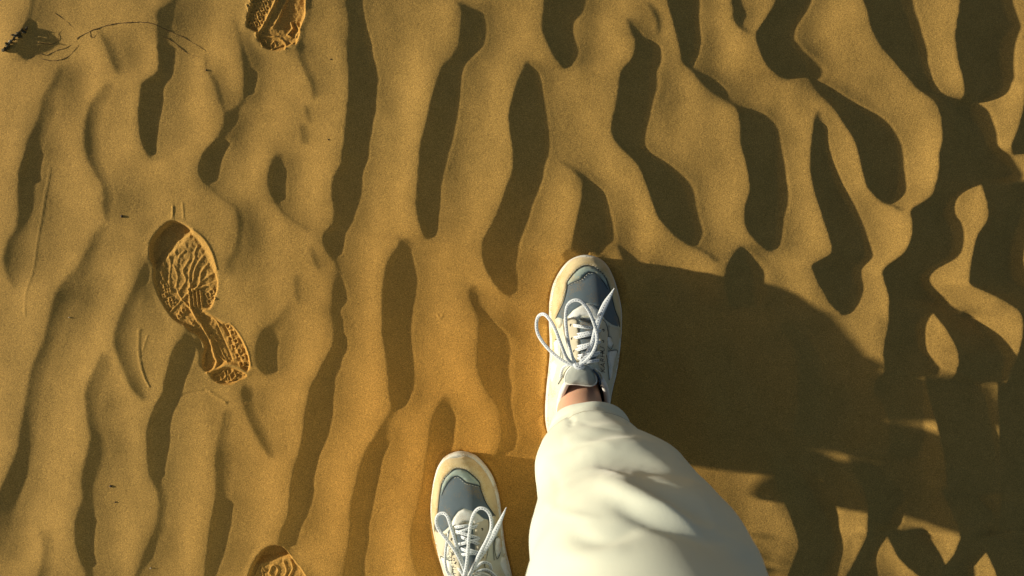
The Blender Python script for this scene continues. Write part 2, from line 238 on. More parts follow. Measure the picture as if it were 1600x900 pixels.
def ripple_slopes(step):
    xs = np.arange(GX0, GX1, step); ys = np.arange(GY0, GY1, step)
    g = np.zeros((len(ys), len(xs))); cov = np.zeros_like(g); tail = np.zeros_like(g)
    rng = np.random.RandomState(7)
    strokes = []
    for s in RIPPLES:
        q = []
        for y, a, b, w in s:
            a2, y2 = on_swell(a, y); b2, _ = on_swell(b, y); q.append((y2, a2, b2, w))
        strokes.append(q)
    # the field goes on outside the part traced in detail
    for side in range(4):
        for k in range(26):
            if side == 0: cx = -60-55*k+rng.uniform(-12, 12) if k < 8 else None; ya, yb = -500, 1400
            elif side == 1: cx = 1720+75*(k)+rng.uniform(-12, 12) if k < 5 else None; ya, yb = -500, 1400
            elif side == 2: cx = 20+95*k+rng.uniform(-20, 20) if k < 18 else None; ya, yb = -500, -90
            else: cx = 10+95*k+rng.uniform(-20, 20) if k < 18 else None; ya, yb = 985, 1400
            if cx is None: continue
            y = ya; x = cx; pts = []; ph = rng.uniform(0, 6); sg = .55+.45*min(1, max(0, (cx+100)/700))
            while y < yb:
                w = (14+16*min(1, max(0, (cx+100)/900)))*(1+.45*math.sin(y/61+ph))
                pts.append((y, x, x+w, sg*(.75+.25*math.sin(y/90+2*ph))))
                x += rng.uniform(-14, 12)+6*math.sin(y/70+ph); y += 28
            for q in (0, -1): pts[q] = pts[q][:3]+(.2,)
            strokes.append(pts)
    for st in strokes:
        c = catmull(st, 1.0)
        yy = ys[(ys >= c[0, 0]) & (ys <= c[-1, 0])]
        o = np.argsort(c[:, 0]); c = c[o]
        xl = np.interp(yy, c[:, 0], c[:, 1]); xr = np.interp(yy, c[:, 0], c[:, 2]); s = np.interp(yy, c[:, 0], c[:, 3])
        for y, a, b, q in zip(yy, xl, xr, s):
            if b-a < 1.5: continue
            j = int(round((y-GY0)/step))
            i0 = int(math.ceil((a-GX0)/step)); i1 = int((b-GX0)/step)+1
            i0 = max(i0, 0); i1 = min(i1, len(xs))
            if i1 <= i0: continue
            E = min(62, 30+1.0*(b-a)+14*q); i2 = min(len(xs), int((b+E-GX0)/step)+1)
            if i2 > i1:
                tl = min(1, q*1.2)*1.45*np.clip(1-(xs[i1:i2]-b)/E, 0, 1)**1.15
                tail[j, i1:i2] = np.maximum(tail[j, i1:i2], tl)
            p0_ = max(0, int((a-26-GX0)/step))
            if i0 > p0_:
                tl = min(1, q*1.2)*.95*np.clip(1-(a-xs[p0_:i0])/26, 0, 1)**1.1
                tail[j, p0_:i0] = np.maximum(tail[j, p0_:i0], tl)
            t = (xs[i0:i1]-a)/(b-a); t = np.clip(t, 0, 1)
            v = min(1., q*1.10)*(1.75-1.4*t)
            m = v > g[j, i0:i1]
            g[j, i0:i1] = np.where(m, v, g[j, i0:i1])
            cov[j, i0:i1] = np.maximum(cov[j, i0:i1], q)
    return xs, ys, g, cov, tail

TAN_E = math.tan(SUN_EL)

def cast(z, step, n=110):
    """largest height of the sun line over each cell"""
    dx = math.cos(SUN_DOWN); dy = math.sin(SUN_DOWN)
    H = z.copy(); cur = z
    best = np.full_like(z, -1e9)
    for k in range(1, n):
        sx = k; fy = k*dy/dx; iy = int(math.floor(fy)); f = fy-iy
        a = np.roll(z, (iy, sx), (0, 1)); b = np.roll(z, (iy+1, sx), (0, 1))
        best = np.maximum(best, a*(1-f)+b*f-k*step/dx*TAN_E)
    return best - z                                   # >0 : shaded

def solve(gs, step, wy=0.03, lam_len=260.0):
    ky = 2*np.pi*np.fft.fftfreq(gs.shape[0], step)[:, None]; kx = 2*np.pi*np.fft.rfftfreq(gs.shape[1], step)[None]
    ks = kx*math.cos(SUN_DOWN)+ky*math.sin(SUN_DOWN); kt = -kx*math.sin(SUN_DOWN)+ky*math.cos(SUN_DOWN)
    den = ks**2+wy*kt**2+(2*np.pi/lam_len)**2*0.06
    return np.fft.irfft2(np.fft.rfft2(gs)*(-1j*ks)/den, s=gs.shape)

def relief(step=2.0, iters=6):
    xs, ys, g, cov, tail = ripple_slopes(step)
    tail = gblur(np.where(g > 0, np.minimum(1.1, g), tail), 4, step)*(g <= 0)
    M = cov > 0.88
    X = xs[None]+0*ys[:, None]
    tgt = -g*TAN_E*1.12 - tail*TAN_E*.95
    rn = np.random.RandomState(3); nz = rn.randn(*g.shape)
    und = gblur(nz, 13, step, 34); und /= und.std(); un2 = gblur(np.roll(nz, 77, 1), 7, step, 11); un2 /= un2.std()
    lit = 1-np.minimum(1, gblur((g > 0).astype(float), 1.5, step))
    mg = gblur(tgt, 55, step); ml = np.maximum(gblur(lit, 55, step), .25)
    base = tgt+lit*np.clip(-mg/ml, .08, .40)
    base = base+.034*und+.011*un2
    corr = np.zeros_like(base)
    win = np.clip(np.minimum(np.minimum(X-GX0, GX1-X), np.minimum(ys[:, None]-GY0, GY1-ys[:, None]))/120., 0, 1)
    bz = np.interp(xs, BX, BZ1)[None]+0*ys[:, None]
    for it in range(iters):
        gs = gblur(base+corr, 1.6, step)*win
        z = solve(gs, step)
        zt = z+bz
        sh = cast(zt, step, int(130/step))
        if it == iters-1: break
        need = M & (sh < .6)                          # should be shaded and is not
        over = (g <= 0) & (sh > 0)                    # shaded but should not be
        for k in (1, 2, 3, 4): over &= ~np.roll(g > 0, -k, 1)
        corr = corr - .06*need.astype(float)*(1.5 if it < 3 else 1) + .035*gblur((over & (g <= 0)).astype(float), 2.0, step)
        corr = np.clip(corr, -.35, .22)
    return xs, ys, z, bz, sh, M, g

# ---------------------------- footprints -----------------------------------
def poly_mask(P, X, Y):
    P = np.asarray(P, float); ins = np.zeros(X.shape, bool); n = len(P)
    for i in range(n):
        x1, y1 = P[i]; x2, y2 = P[(i+1) % n]
        if y1 == y2: continue
        c = ((y1 > Y) != (y2 > Y)) & (X < (x2-x1)*(Y-y1)/(y2-y1)+x1)
        ins ^= c
    return ins
def seg_dist(P, X, Y, closed=False):
    P = np.asarray(P, float); d = np.full(X.shape, 1e9); n = len(P)
    for i in range(n if closed else n-1):
        a = P[i]; b = P[(i+1) % n]; ab = b-a; l2 = max(1e-9, ab@ab)
        t = np.clip(((X-a[0])*ab[0]+(Y-a[1])*ab[1])/l2, 0, 1)
        d = np.minimum(d, np.hypot(X-a[0]-t*ab[0], Y-a[1]-t*ab[1]))
    return d
def closed_curve(P, n=6):
    P = np.asarray(P, float); out = []; m = len(P)
    for i in range(m):
        p0, p1, p2, p3 = P[i-1], P[i], P[(i+1) % m], P[(i+2) % m]
        for t in np.linspace(0, 1, n, endpoint=False):
            out.append(0.5*((2*p1)+(-p0+p2)*t+(2*p0-5*p1+4*p2-p3)*t*t+(-p0+3*p1-3*p2+p3)*t**3))
    return np.array(out)
def sc(pts, ox, oy, k): return [(ox+x/k, oy+y/k) for x, y in pts]
def diamond(x, y, a, b, rot):
    c, s = math.cos(rot), math.sin(rot)
    return [(x+c*u-s*v, y+s*u+c*v) for u, v in ((a, 0), (0, b), (-a, 0), (0, -b), (a, 0))]

class Print:
    """a pressed hollow: outline, floor depth and the raised pattern left by the sole"""
    def __init__(self, x0, x1, y0, y1):
        self.x0, self.y0 = x0, y0
        self.xs = np.arange(x0, x1+1.); self.ys = np.arange(y0, y1+1.)
        self.X, self.Y = np.meshgrid(self.xs, self.ys); self.h = np.zeros(self.X.shape); self.zones = []
    def press(self, P, depth, wall=4.0, rim=1.2, smooth=True):
        c = closed_curve(P, 5) if smooth else np.array(P)
        ins = poly_mask(c, self.X, self.Y); d = seg_dist(c, self.X, self.Y, True)
        D = depth(self.X, self.Y) if callable(depth) else depth
        wl = wall(self.X, self.Y) if callable(wall) else wall
        t = np.clip(d/wl, 0, 1); t = t*t*(3-2*t)
        self.h = np.where(ins, np.minimum(self.h, -D*t), self.h)
        self.h += np.where(~ins, .6*rim*np.exp(-((d-2)/5.)**2), 0)
        self.zones.append(c); return ins
    def ridge(self, P, amp, sig=1.2, clip=None):
        amp = amp*.62; sig = max(1.1, sig*.8)
        P = catmull([p for p in P], 2.0) if len(P) > 2 else np.array(P)
        d = seg_dist(P, self.X, self.Y); v = amp*np.exp(-(d/sig)**2)
        if clip is not None: v = v*clip
        self.h = self.h+v
    def line(self, P, amp, sig=1.0):
        d = seg_dist(P, self.X, self.Y); self.h = self.h+.8*amp*np.exp(-(d/(sig*.95))**2)
    def dot(self, x, y, amp, sig):
        self.h = self.h+amp*np.exp(-((self.X-x)**2+(self.Y-y)**2)/sig**2)

K = 2.812
A = Print(200, 420, 320, 640)
rs = np.random.RandomState(5)
FORE = sc([(275,66),(335,86),(372,110),(420,152),(455,212),(474,280),(480,345),(468,400),(444,455),(412,470),(395,500),(395,545),(360,560),(330,532),(300,518),(268,494),(236,450),(202,385),(186,315),(186,270),(170,222),(176,160),(222,100)],170,320,K)
MIDP = sc([(395,470),(440,480),(500,516),(532,522),(576,572),(610,640),(622,700),(606,735),(570,715),(520,700),(480,720),(450,738),(428,742),(404,716),(402,690),(404,660),(412,620),(385,575),(360,545)],170,320,K)
HEEL = sc([(440,745),(480,722),(530,712),(575,728),(604,752),(565,776),(525,792),(480,786),(452,770)],170,320,K)
def fore_depth(X, Y):
    t = np.clip((450-Y)/95., 0, 1); l = np.clip((X-232)/95., 0, 1)
    front = np.clip(((362-Y)+(300-X)*.95)/12.+.2, 0, 1)      # toe end dug in deeper behind a step
    return 2.2+2.0*t+6.6*front*(1-.25*l)+3.6*l*t+1.2*l
insF = A.press(FORE, fore_depth, lambda X, Y: 4+9*np.clip((X-285)/30., 0, 1)*np.clip((440-Y)/30., 0, 1), .7)
insM = A.press(MIDP, lambda X, Y: 4.0+0*X, 5.0, .8)
insH = A.press(HEEL, 3.6, 4.0, .6)
cf = gblur(insF.astype(float), 1.5); cm = gblur(insM.astype(float), 1.5); ch = gblur(insH.astype(float), 1.2)
# step between toe scoop and ball: thin lit lip
A.ridge(sc([(190,262),(230,215),(290,165),(350,135)],170,320,K), 2.2, 2.2, cf)
A.ridge(sc([(372,112),(420,152),(455,212),(474,282)],170,320,K), 2.0, 2.6, 1.0)
for P, a in ([(245,200),(262,250),(255,320),(262,385)],1.6), ([(215,235),(232,262),(222,300),(236,335)],2.2), ([(200,285),(222,300),(215,330),(232,362)],2.0),\
            ([(345,245),(318,290),(330,330),(300,378)],2.2), ([(372,235),(350,285),(345,330),(352,362)],2.6), ([(410,225),(372,280),(362,330),(340,372)],2.4),\
            ([(430,258),(398,300),(392,345),(370,372)],2.2), ([(330,200),(300,232),(290,280)],1.4), ([(280,270),(292,315),(285,360)],1.8), ([(455,300),(420,322),(392,345)],1.8),\
            ([(300,160),(285,205),(292,240)],1.0),([(385,180),(370,215),(380,240)],1.6),([(225,330),(215,352),(205,365)],1.5):
    A.ridge(sc(P,170,320,K), a, 2.0, cf)
for P, a, s in ([(262,472),(300,432),(345,385),(400,362),(470,350)],2.6,1.7), ([(290,372),(310,412),(350,455)],2.4,1.7), ([(350,372),(410,360),(470,330)],1.6,1.5), ([(470,305),(478,350),(440,362)],1.8,1.4),([(360,462),(380,505),(400,545)],2.2,1.8):
    A.ridge(sc(P,170,320,K), a, s, cf)
for i in range(4):
    for j in range(5):
        x, y = 345+i*17+j*2, 380+j*16
        A.line(sc([(x-5, y-8), (x+1, y+6)],170,320,K), 2.1, 1.15)
    A.line(sc([(345+i*17, 372), (352+i*17, 448)],170,320,K), 1.5, 1.1)
for (x, y) in ((228,372),(245,392),(262,415),(250,430),(232,400),(268,440),(240,355),(280,425),(255,375)):
    A.line(sc(diamond(x, y, 11, 8, .5),170,320,K), 1.9, 1.1)
for (x, y) in ((430,395),(436,425),(455,410),(448,382)): A.line(sc(diamond(x, y, 13, 12, .3),170,320,K), 2.2, 1.15)
for (x, y) in ((312,476),(322,462),(305,490)): A.line(sc(diamond(x, y, 12, 11, .7),170,320,K), 2.2, 1.2)
for k in range(3): A.line(sc([(352+k*12, 510+k*8), (376+k*10, 542)],170,320,K), 1.8, 1.1)
# waist and heel of the sole
A.ridge(sc([(355,455),(385,500),(415,550),(440,600),(455,650),(468,690),(455,722),(430,738)],170,320,K), 5.0, 3.0, 1.0)
A.ridge(sc([(400,478),(450,492),(480,530)],170,320,K), 2.5, 1.6)
A.ridge(sc([(442,572),(450,620),(480,665),(512,690)],170,320,K), 2.6, 1.4); A.ridge(sc([(442,572),(468,600),(492,650),(516,690)],170,320,K), 2.6, 1.4)
A.ridge(sc([(505,530),(530,600),(560,668),(580,692)],170,320,K), -2.5, 3.0, cm)
A.ridge(sc([(470,535),(500,600),(535,680)],170,320,K), -2.0, 2.2, cm)
A.ridge(sc([(390,600),(408,650),(408,700)],170,320,K), -4.0, 5.0)
for k, (x, y) in enumerate(((520,535),(540,562),(530,590),(556,600),(545,625),(572,640),(562,662),(590,672),(600,700),(580,700))):
    A.line(sc(diamond(x, y, 13, 12, .4+.2*(k % 3)),170,320,K), 2.6, 1.15)
    A.dot(170+x/K, 320+y/K, -1.2, 1.5)
A.ridge(sc([(532,522),(576,572),(610,640),(624,705)],170,320,K), 1.8, 2.2)
for x, y in ((495,752),(540,752)): A.line(sc(diamond(x, y, 15, 22, .15),170,320,K), 2.6, 1.2)
for P in ([(470,780),(495,768),(518,780),(545,768),(570,760)], [(518,730),(518,770)], [(560,740),(590,748)], [(478,748),(462,752)]):
    A.line(sc(P,170,320,K), 2.0, 1.2)
A.line([(272,352),(269,322)], .6, 1.3)
# top print (cut by the edge of the view)
B = Print(365, 500, -90, 95)
OUTB = [(400,-20),(392,8),(385,30),(385,42),(392,46),(400,52),(402,62),(412,74),(425,79),(440,79),(448,76),(455,71),(463,70),(468,58),(471,42),(478,24),(479,0),(478,-30),(470,-60),(450,-78),(425,-80),(408,-55)]
insB = B.press(OUTB, lambda X, Y: 4.0+4.5*np.clip((X-428)/22., 0, 1)*np.clip((62-Y)/20., 0, 1), 3.5, 1.0)
cb = gblur(insB.astype(float), 1.3)
B.ridge([(437,-30),(432,0),(420,24),(410,42),(402,52)], 5.5, 3.0); B.ridge([(452,-12),(444,8),(434,30),(426,43)], 4.0, 2.0)
B.ridge([(402,52),(418,56),(434,58),(446,68),(447,76)], 3.0, 2.5)
B.ridge([(479,-10),(478,12),(472,30),(468,42),(464,62),(458,68)], 3.0, 2.2)
B.line([(454,35),(457,44),(449,54),(456,58)], 4.0, 1.5); B.line([(462,36),(468,46),(462,58)], 3.5, 1.8)
for k in range(10):
    for q in range(4):
        x = 391+q*9-(k-5)*-1.6+ (k % 2)*4; y = 40-k*7.5-q*1.5
        if x > 426-(y-0)*.45 or x < 388: continue
        B.line(diamond(x, y, 4.2, 3.4, .5), 2.0, 1.05)
        B.dot(x, y, -.9, 1.4)
for (x, y) in ((412,66),(427,71)): B.line(diamond(x, y, 4.5, 7, .2), 2.4, 1.1)
B.line([(400,56),(408,68)], 1.8, 1.1); B.line([(432,74),(441,70)], 1.8, 1.2)
# bottom print
Dp = Print(370, 500, 835, 1030)
OUTC = [(404,866),(414,857),(428,852),(442,856),(452,866),(462,878),(474,892),(484,912),(488,945),(478,985),(455,1010),(425,1015),(400,995),(386,960),(382,925),(386,900),(394,880)]
def c_depth(X, Y): return 5.5+9*np.clip(((878-Y)+(430-X)*.22)/10.+.1, 0, 1)
insC = Dp.press(OUTC, c_depth, 4.5, 1.2)
Dp.ridge([(443,858),(452,868),(462,880),(475,896),(484,915)], 2.2, 2.8)
for P in ([(396,900),(404,888),(412,896)], [(406,892),(411,910),(420,905)], [(418,898),(424,886),(432,892),(428,903),(419,900)], [(441,880),(446,894),(441,906)], [(452,878),(456,890),(450,903)], [(434,905),(442,912),(436,925)], [(400,915),(412,925),(420,940)], [(425,925),(430,950)], [(445,915),(455,940)]):
    Dp.ridge(P, 3.0, 1.7)
for (x, y) in ((405,950),(420,965),(440,960),(455,965),(430,985)): Dp.line(diamond(x, y, 6, 5, .3), 2.2, 1.2)
rg = np.random.RandomState(2)
for P in (A, B, Dp):                    # grains slumped over the pattern
    nz_ = gblur(rg.randn(*P.h.shape), 2.2); nz_ /= nz_.std(); nf = gblur(rg.randn(*P.h.shape), .9); nf /= nf.std()
    dd = gblur((P.h < -1).astype(float), 2.0); P.h = P.h+dd*(.28*nz_+.16*nf)
PRINTS = (A, B, Dp)

# --------------------------- the sheet of sand ------------------------------
RX, RY, RZ, RB, _, _, _ = relief(2.0, 7)
def bil(F, x0, y0, st, X, Y):
    fx = np.clip((X-x0)/st, 0, F.shape[1]-1.001); fy = np.clip((Y-y0)/st, 0, F.shape[0]-1.001)
    ix = fx.astype(int); iy = fy.astype(int); tx = fx-ix; ty = fy-iy
    return (F[iy, ix]*(1-tx)+F[iy, ix+1]*tx)*(1-ty)+(F[iy+1, ix]*(1-tx)+F[iy+1, ix+1]*tx)*ty
def ground_units(X, Y):
    """height of the sand in plan units without prints"""
    z = bil(RZ, GX0, GY0, 2.0, X, Y)+bil(RB, GX0, GY0, 2.0, X, Y)
    e = np.maximum.reduce([GX0-X, X-GX1, GY0-Y, Y-GY1, 0*X])
    return z*np.exp(-(e/400.)**2)

# outline of the walker's soles: left to right edge by distance from the toe
SOLE = [(0,-3,4),(2,-12,14),(5,-19,21),(10,-27,28),(20,-36,36),(35,-45,43),(50,-51,48),(70,-55,53),(90,-56,56),(110,-56,56),(130,-55,55),(160,-55,52),(190,-58,47),(210,-60,42),(240,-62,37),(268,-61,33),(292,-54,22),(308,-38,6),(314,-18,-18)]
SOLE = [(v*.99, a, b) for v, a, b in SOLE]
FRONT = dict(ox=915.0, oy=399.0, ang=0.0, mir=1)
REAR = dict(ox=715.5, oy=708.0, ang=math.radians(-7.5), kw=.965, mir=-1)
def local2plan(S, u, v):
    u = u*S['mir']*S.get('k', 1)*S.get('kw', 1); v = v*S.get('k', 1); c, s = math.cos(S['ang']), math.sin(S['ang'])
    return S['ox']+c*u-s*v, S['oy']+s*u+c*v
def plan2local(S, x, y):
    c, s = math.cos(S['ang']), math.sin(S['ang']); dx = x-S['ox']; dy = y-S['oy']
    return (c*dx+s*dy)*S['mir']/S.get('k', 1)/S.get('kw', 1), (-s*dx+c*dy)/S.get('k', 1)
def sole_poly(S, grow=0):
    L_ = [local2plan(S, a-grow, v) for v, a, b in SOLE]; R_ = [local2plan(S, b+grow, v) for v, a, b in SOLE]
    return L_+R_[::-1]
for S in (FRONT, REAR):
    xx, yy = np.meshgrid(np.arange(-55, 56, 6.), np.arange(10, 290, 8.)); a, b = local2plan(S, xx, yy)
    S['z'] = float(np.percentile(ground_units(a, b), 62))-.5
    S['k'] = 1-(S['z']/PXM+.018)/CAM_H; S['ox'] = 800+(S['ox']-800)*S['k']; S['oy'] = 450+(S['oy']-450)*S['k']

def axis(lo, hi, fine, step=2.0, ext=60*PXM):
    pts = []; x = lo
    while x < hi:
        pts.append(x); x += 1.0 if any(a <= x < b for a, b in fine) else step
    g = step; left = []; x = lo
    while x > -ext: g *= 1.12; x -= g; left.append(x)
    g = step; right = []; x = pts[-1]
    while x < ext: g *= 1.12; x += g; right.append(x)
    return np.array(left[::-1]+pts+right)
ax = axis(-160, 1760, [(222, 400), (380, 490)]); ay = axis(-160, 1080, [(-20, 86), (335, 612), (848, 910)])
X, Y = np.meshgrid(ax, ay)
Z = ground_units(X, Y)
rr = np.random.RandomState(9)
# thin raised lines and slump marks
def add_line(P, amp, sig):
    global Z
    P = catmull(P, 4.0); x0, x1 = P[:, 0].min()-6, P[:, 0].max()+6; y0, y1 = P[:, 1].min()-6, P[:, 1].max()+6
    i0, i1 = np.searchsorted(ax, (x0, x1)); j0, j1 = np.searchsorted(ay, (y0, y1))
    sl = (slice(j0, j1), slice(i0, i1)); Z[sl] += amp*np.exp(-(seg_dist(P, X[sl], Y[sl])/sig)**2)
add_line([(72,262),(65,300),(58,345),(52,385),(46,425),(38,460),(36,495)], .55, 1.4)
add_line([(217,515),(217,545),(220,570),(226,590),(233,604)], .9, 1.8); add_line([(230,525),(224,545)], .4, 1.8)
add_line([(284,618),(300,614),(319,611)], -.9, 1.8); add_line([(327,612),(340,621),(352,628)], .9, 1.8); add_line([(357,630),(382,629)], -.9, 1.8)
add_line([(978,560),(985,545),(988,530)], .8, 1.8)
add_line([(684,492),(688,498),(691,492)], .8, 1.6); add_line([(270,322),(268,342)], .8, 1.8); add_line([(285,318),(287,340)], .6, 1.8)

# press the soles in
for S in (FRONT, REAR):
    P = sole_poly(S, 2.0); x0 = min(p[0] for p in P)-40; x1 = max(p[0] for p in P)+40; y0 = min(p[1] for p in P)-40; y1 = max(p[1] for p in P)+40
    i0, i1 = np.searchsorted(ax, (x0, x1)); j0, j1 = np.searchsorted(ay, (y0, y1)); sl = (slice(j0, j1), slice(i0, i1))
    ins = poly_mask(P, X[sl], Y[sl]); d = seg_dist(P, X[sl], Y[sl], True)
    zz = Z[sl]; sz = S['z']
    w = np.where(ins, 1, np.exp(-(d/7.)**2))
    # sand fills up to the sole, never above its edge inside
    flat = zz*(1-w)+(sz+1.5)*w
    Z[sl] = np.where(ins, sz-1.0, np.where(zz > sz, np.minimum(zz, sz+2+d*.35), np.maximum(zz, flat)))
own = np.zeros(X.shape, int)
for k, P in enumerate(PRINTS):
    i0, i1 = np.searchsorted(ax, (P.xs[0]+1, P.xs[-1]-1)); j0, j1 = np.searchsorted(ay, (P.ys[0]+1, P.ys[-1]-1)); sl = (slice(j0, j1), slice(i0, i1))
    inside = np.zeros(X[sl].shape, bool)
    for z_ in P.zones: inside |= poly_mask(z_, X[sl], Y[sl])
    loc = Z[sl]; sm = gblur(np.pad(ground_units(*np.meshgrid(P.xs, P.ys)), 40, mode='edge'), 9)[40:-40, 40:-40]
    smv = bil(sm, P.x0, P.y0, 1.0, X[sl], Y[sl]); ww = gblur(sum(poly_mask(z_, P.X, P.Y) for z_ in P.zones).clip(0, 1).astype(float), 3.0)
    w = bil(ww, P.x0, P.y0, 1.0, X[sl], Y[sl])
    Z[sl] = loc*(1-w)+smv*w+bil(P.h, P.x0, P.y0, 1.0, X[sl], Y[sl])
    for q, z_ in enumerate(P.zones):
        own[sl] = np.where(poly_mask(z_, X[sl], Y[sl]), (k+1)*10+q, own[sl])
GZ = Z.copy()
def ground_at(x, y):
    i = int(np.clip(np.searchsorted(ax, x)-1, 0, len(ax)-2)); j = int(np.clip(np.searchsorted(ay, y)-1, 0, len(ay)-2))
    return float(GZ[j:j+2, i:i+2].mean())/PXM

nx, ny = len(ax), len(ay)
VW = np.stack([(X-800)/PXM, (450-Y)/PXM, Z/PXM], -1).reshape(-1, 3)
idx = np.arange(nx*ny).reshape(ny, nx)
quads = np.stack([idx[:-1, :-1], idx[1:, :-1], idx[1:, 1:], idx[:-1, 1:]], -1)
fo = own[:-1, :-1]
def sheet(name, sel, origin=(0, 0, 0)):
    q = quads[sel]; used = np.unique(q); remap = np.full(nx*ny, -1, np.int64); remap[used] = np.arange(len(used))
    v = VW[used]-np.array(origin); f = remap[q]
    me = bpy.data.meshes.new(name); me.vertices.add(len(v)); me.vertices.foreach_set('co', v.astype(np.float32).ravel())
    me.loops.add(f.size); me.loops.foreach_set('vertex_index', f.astype(np.int32).ravel())
    me.polygons.add(len(f)); me.polygons.foreach_set('loop_start', np.arange(0, f.size, 4, dtype=np.int32))
    try: me.polygons.foreach_set('loop_total', np.full(len(f), 4, np.int32))
    except Exception: pass
    me.polygons.foreach_set('use_smooth', np.ones(len(f), bool)); me.update(calc_edges=True); me.validate()
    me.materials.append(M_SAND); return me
g = link('sand_ground', sheet('sand_ground', fo == 0)); tag(g, 'rippled golden sand of the dune', None, None, 'structure')
PR = [('footprint', (300, 470), 'deep treaded shoe print pressed in the sand at left centre, toe scooped out', [('ball_print', 10), ('waist_print', 11), ('heel_print', 12)]),
      ('footprint', (430, 30), 'lugged heel end of a shoe print cut off by the top edge', [('heel_print', 20)]),
      ('footprint', (435, 880), 'toe of a shoe print just entering at the bottom edge', [('toe_print', 30)])]
for nm, c, lab, parts in PR:
    loc = plan(c[0], c[1], 0)
    r = root(nm, loc, lab, 'footprint', 'footprints crossing the ripples')
    for pn, code in parts:
        if (fo == code).any():
            o = link(pn, sheet(pn, fo == code, tuple(loc))); o.parent = r

# =============================== the walker =================================
M_SUEDE = mat('sand_suede', (.60, .49, .27), .95, (900, .0004, 'noise'), (60, .16), sheen=.3, dust=.75)
M_MESHF = mat('slate_mesh', (.19, .26, .31), .8, (520, .0005, 'weave'), (40, .16), dust=.45)
M_TEAL = mat('grey_green_nubuck', (.31, .39, .35), .9, (900, .0003, 'noise'), (60, .14), dust=.5)
M_CREAM = mat('cream_leather', (.55, .58, .49), .6, (300, .0002, 'noise'), (30, .09), dust=.5)
M_TAUPE = mat('taupe_suede', (.55, .51, .38), .95, (900, .0004, 'noise'), (60, .12))
M_WHITE = mat('white_leather', (.70, .73, .70), .5, (350, .0002, 'noise'), (30, .07), dust=.35)
M_SOLE = mat('white_foam', (.70, .70, .62), .6, (500, .0002, 'noise'), (30, .07), dust=.9)
M_RUB = mat('gum_rubber', (.35, .25, .14), .8)
M_TONGUE = mat('tongue_mesh', (.62, .68, .63), .85, (420, .0007, 'weave'), (40, .08))
M_LINE = mat('white_lining', (.78, .77, .72), .9, (600, .0003, 'noise'))
M_DARK = mat('dark_thread', (.045, .06, .06), .8)
M_STITCH = mat('pale_thread', (.70, .70, .60), .8)
M_INK = mat('black_print', (.02, .025, .03), .5)
M_NAVY = mat('navy_lining', (.03, .05, .09), .9)
M_SKIN = mat('skin', (.62, .36, .24), .5, (700, .0002, 'noise'), (50, .08), sss=.15)
M_EYE = mat('eyelet_hole', (.02, .02, .02), .6)

def lace_material():
    m = mat('white_lace', (.84, .91, .96), .85)
    nt = m.node_tree; N = nt.nodes; L = nt.links; b = N['Principled BSDF']
    uv = N.new('ShaderNodeUVMap'); uv.uv_map = 'UVMap'
    s = N.new('ShaderNodeSeparateXYZ'); L.new(uv.outputs[0], s.inputs[0])
    fr = N.new('ShaderNodeMath'); fr.operation = 'FRACT'; L.new(s.outputs[0], fr.inputs[0])
    lt = N.new('ShaderNodeMath'); lt.operation = 'LESS_THAN'; L.new(fr.outputs[0], lt.inputs[0]); lt.inputs[1].default_value = .52
    c = N.new('ShaderNodeMath'); c.operation = 'COMPARE'; L.new(s.outputs[1], c.inputs[0]); c.inputs[1].default_value = .5; c.inputs[2].default_value = .075
    mu = N.new('ShaderNodeMath'); mu.operation = 'MULTIPLY'; L.new(lt.outputs[0], mu.inputs[0]); L.new(c.outputs[0], mu.inputs[1])
    mx = N.new('ShaderNodeMix'); mx.data_type = 'RGBA'; L.new(mu.outputs[0], mx.inputs[0])
    mx.inputs[6].default_value = (.84, .91, .96, 1); mx.inputs[7].default_value = (.05, .08, .14, 1)
    L.new(mx.outputs[2], b.inputs['Base Color'])
    wv = N.new('ShaderNodeTexWave'); wv.inputs['Scale'].default_value = 1.6; wv.bands_direction = 'DIAGONAL'
    mp = N.new('ShaderNodeMapping'); mp.inputs['Scale'].default_value = (1, 2, 1); L.new(uv.outputs[0], mp.inputs[0]); L.new(mp.outputs[0], wv.inputs['Vector'])
    bp = N.new('ShaderNodeBump'); bp.inputs['Distance'].default_value = .0004; L.new(wv.outputs['Fac'], bp.inputs['Height']); L.new(bp.outputs[0], b.inputs['Normal'])
    return m
M_LACE = lace_material()

SV = np.array([s[0] for s in SOLE]); SA = np.array([s[1] for s in SOLE]); SB = np.array([s[2] for s in SOLE])
HV = [0, 3, 10, 22, 40, 60, 90, 115, 140, 165, 185, 205, 225, 250, 275, 298, 308, 314]
HH = [.024, .036, .046, .056, .063, .069, .077, .086, .096, .105, .110, .108, .095, .083, .086, .090, .08, .04]
SOLE_TOP = .024
def upper_z(u, v, inset=2.0):
    """height (m over the sand under the sole) of the upper; u across, v from the toe, plan units, medial side negative"""
    v2 = np.clip(v, 0, 314*.99)
    a = np.interp(v2, SV, SA)+inset; b = np.interp(v2, SV, SB)-inset
    c = (a+b)/2; w = np.maximum((b-a)/2, .5)
    r = np.clip(np.abs(u-c)/w, 0, 1)
    h = np.interp(v2, HV, HH)
    p = np.interp(v2, [0, 60, 140, 200], [2.4, 2.5, 2.0, 2.1]); q = np.interp(v2, [0, 100, 180], [.60, .66, .74])
    return SOLE_TOP+(h-SOLE_TOP)*(1-r**p)**q

def img2local(S, px, py, dz=0.0):
    """where the sight line through a spot of the shoe top meets the shoe"""
    z = .07
    for _ in range(6):
        x, y = proj(px, py, z+S['zg']); u, v = plan2local(S, x, y); z = float(upper_z(u, v))+dz
    return u, v
def shoe_pt(S, u, v, z):
    x, y = local2plan(S, u, v); return plan(x, y, z+S['zg'])

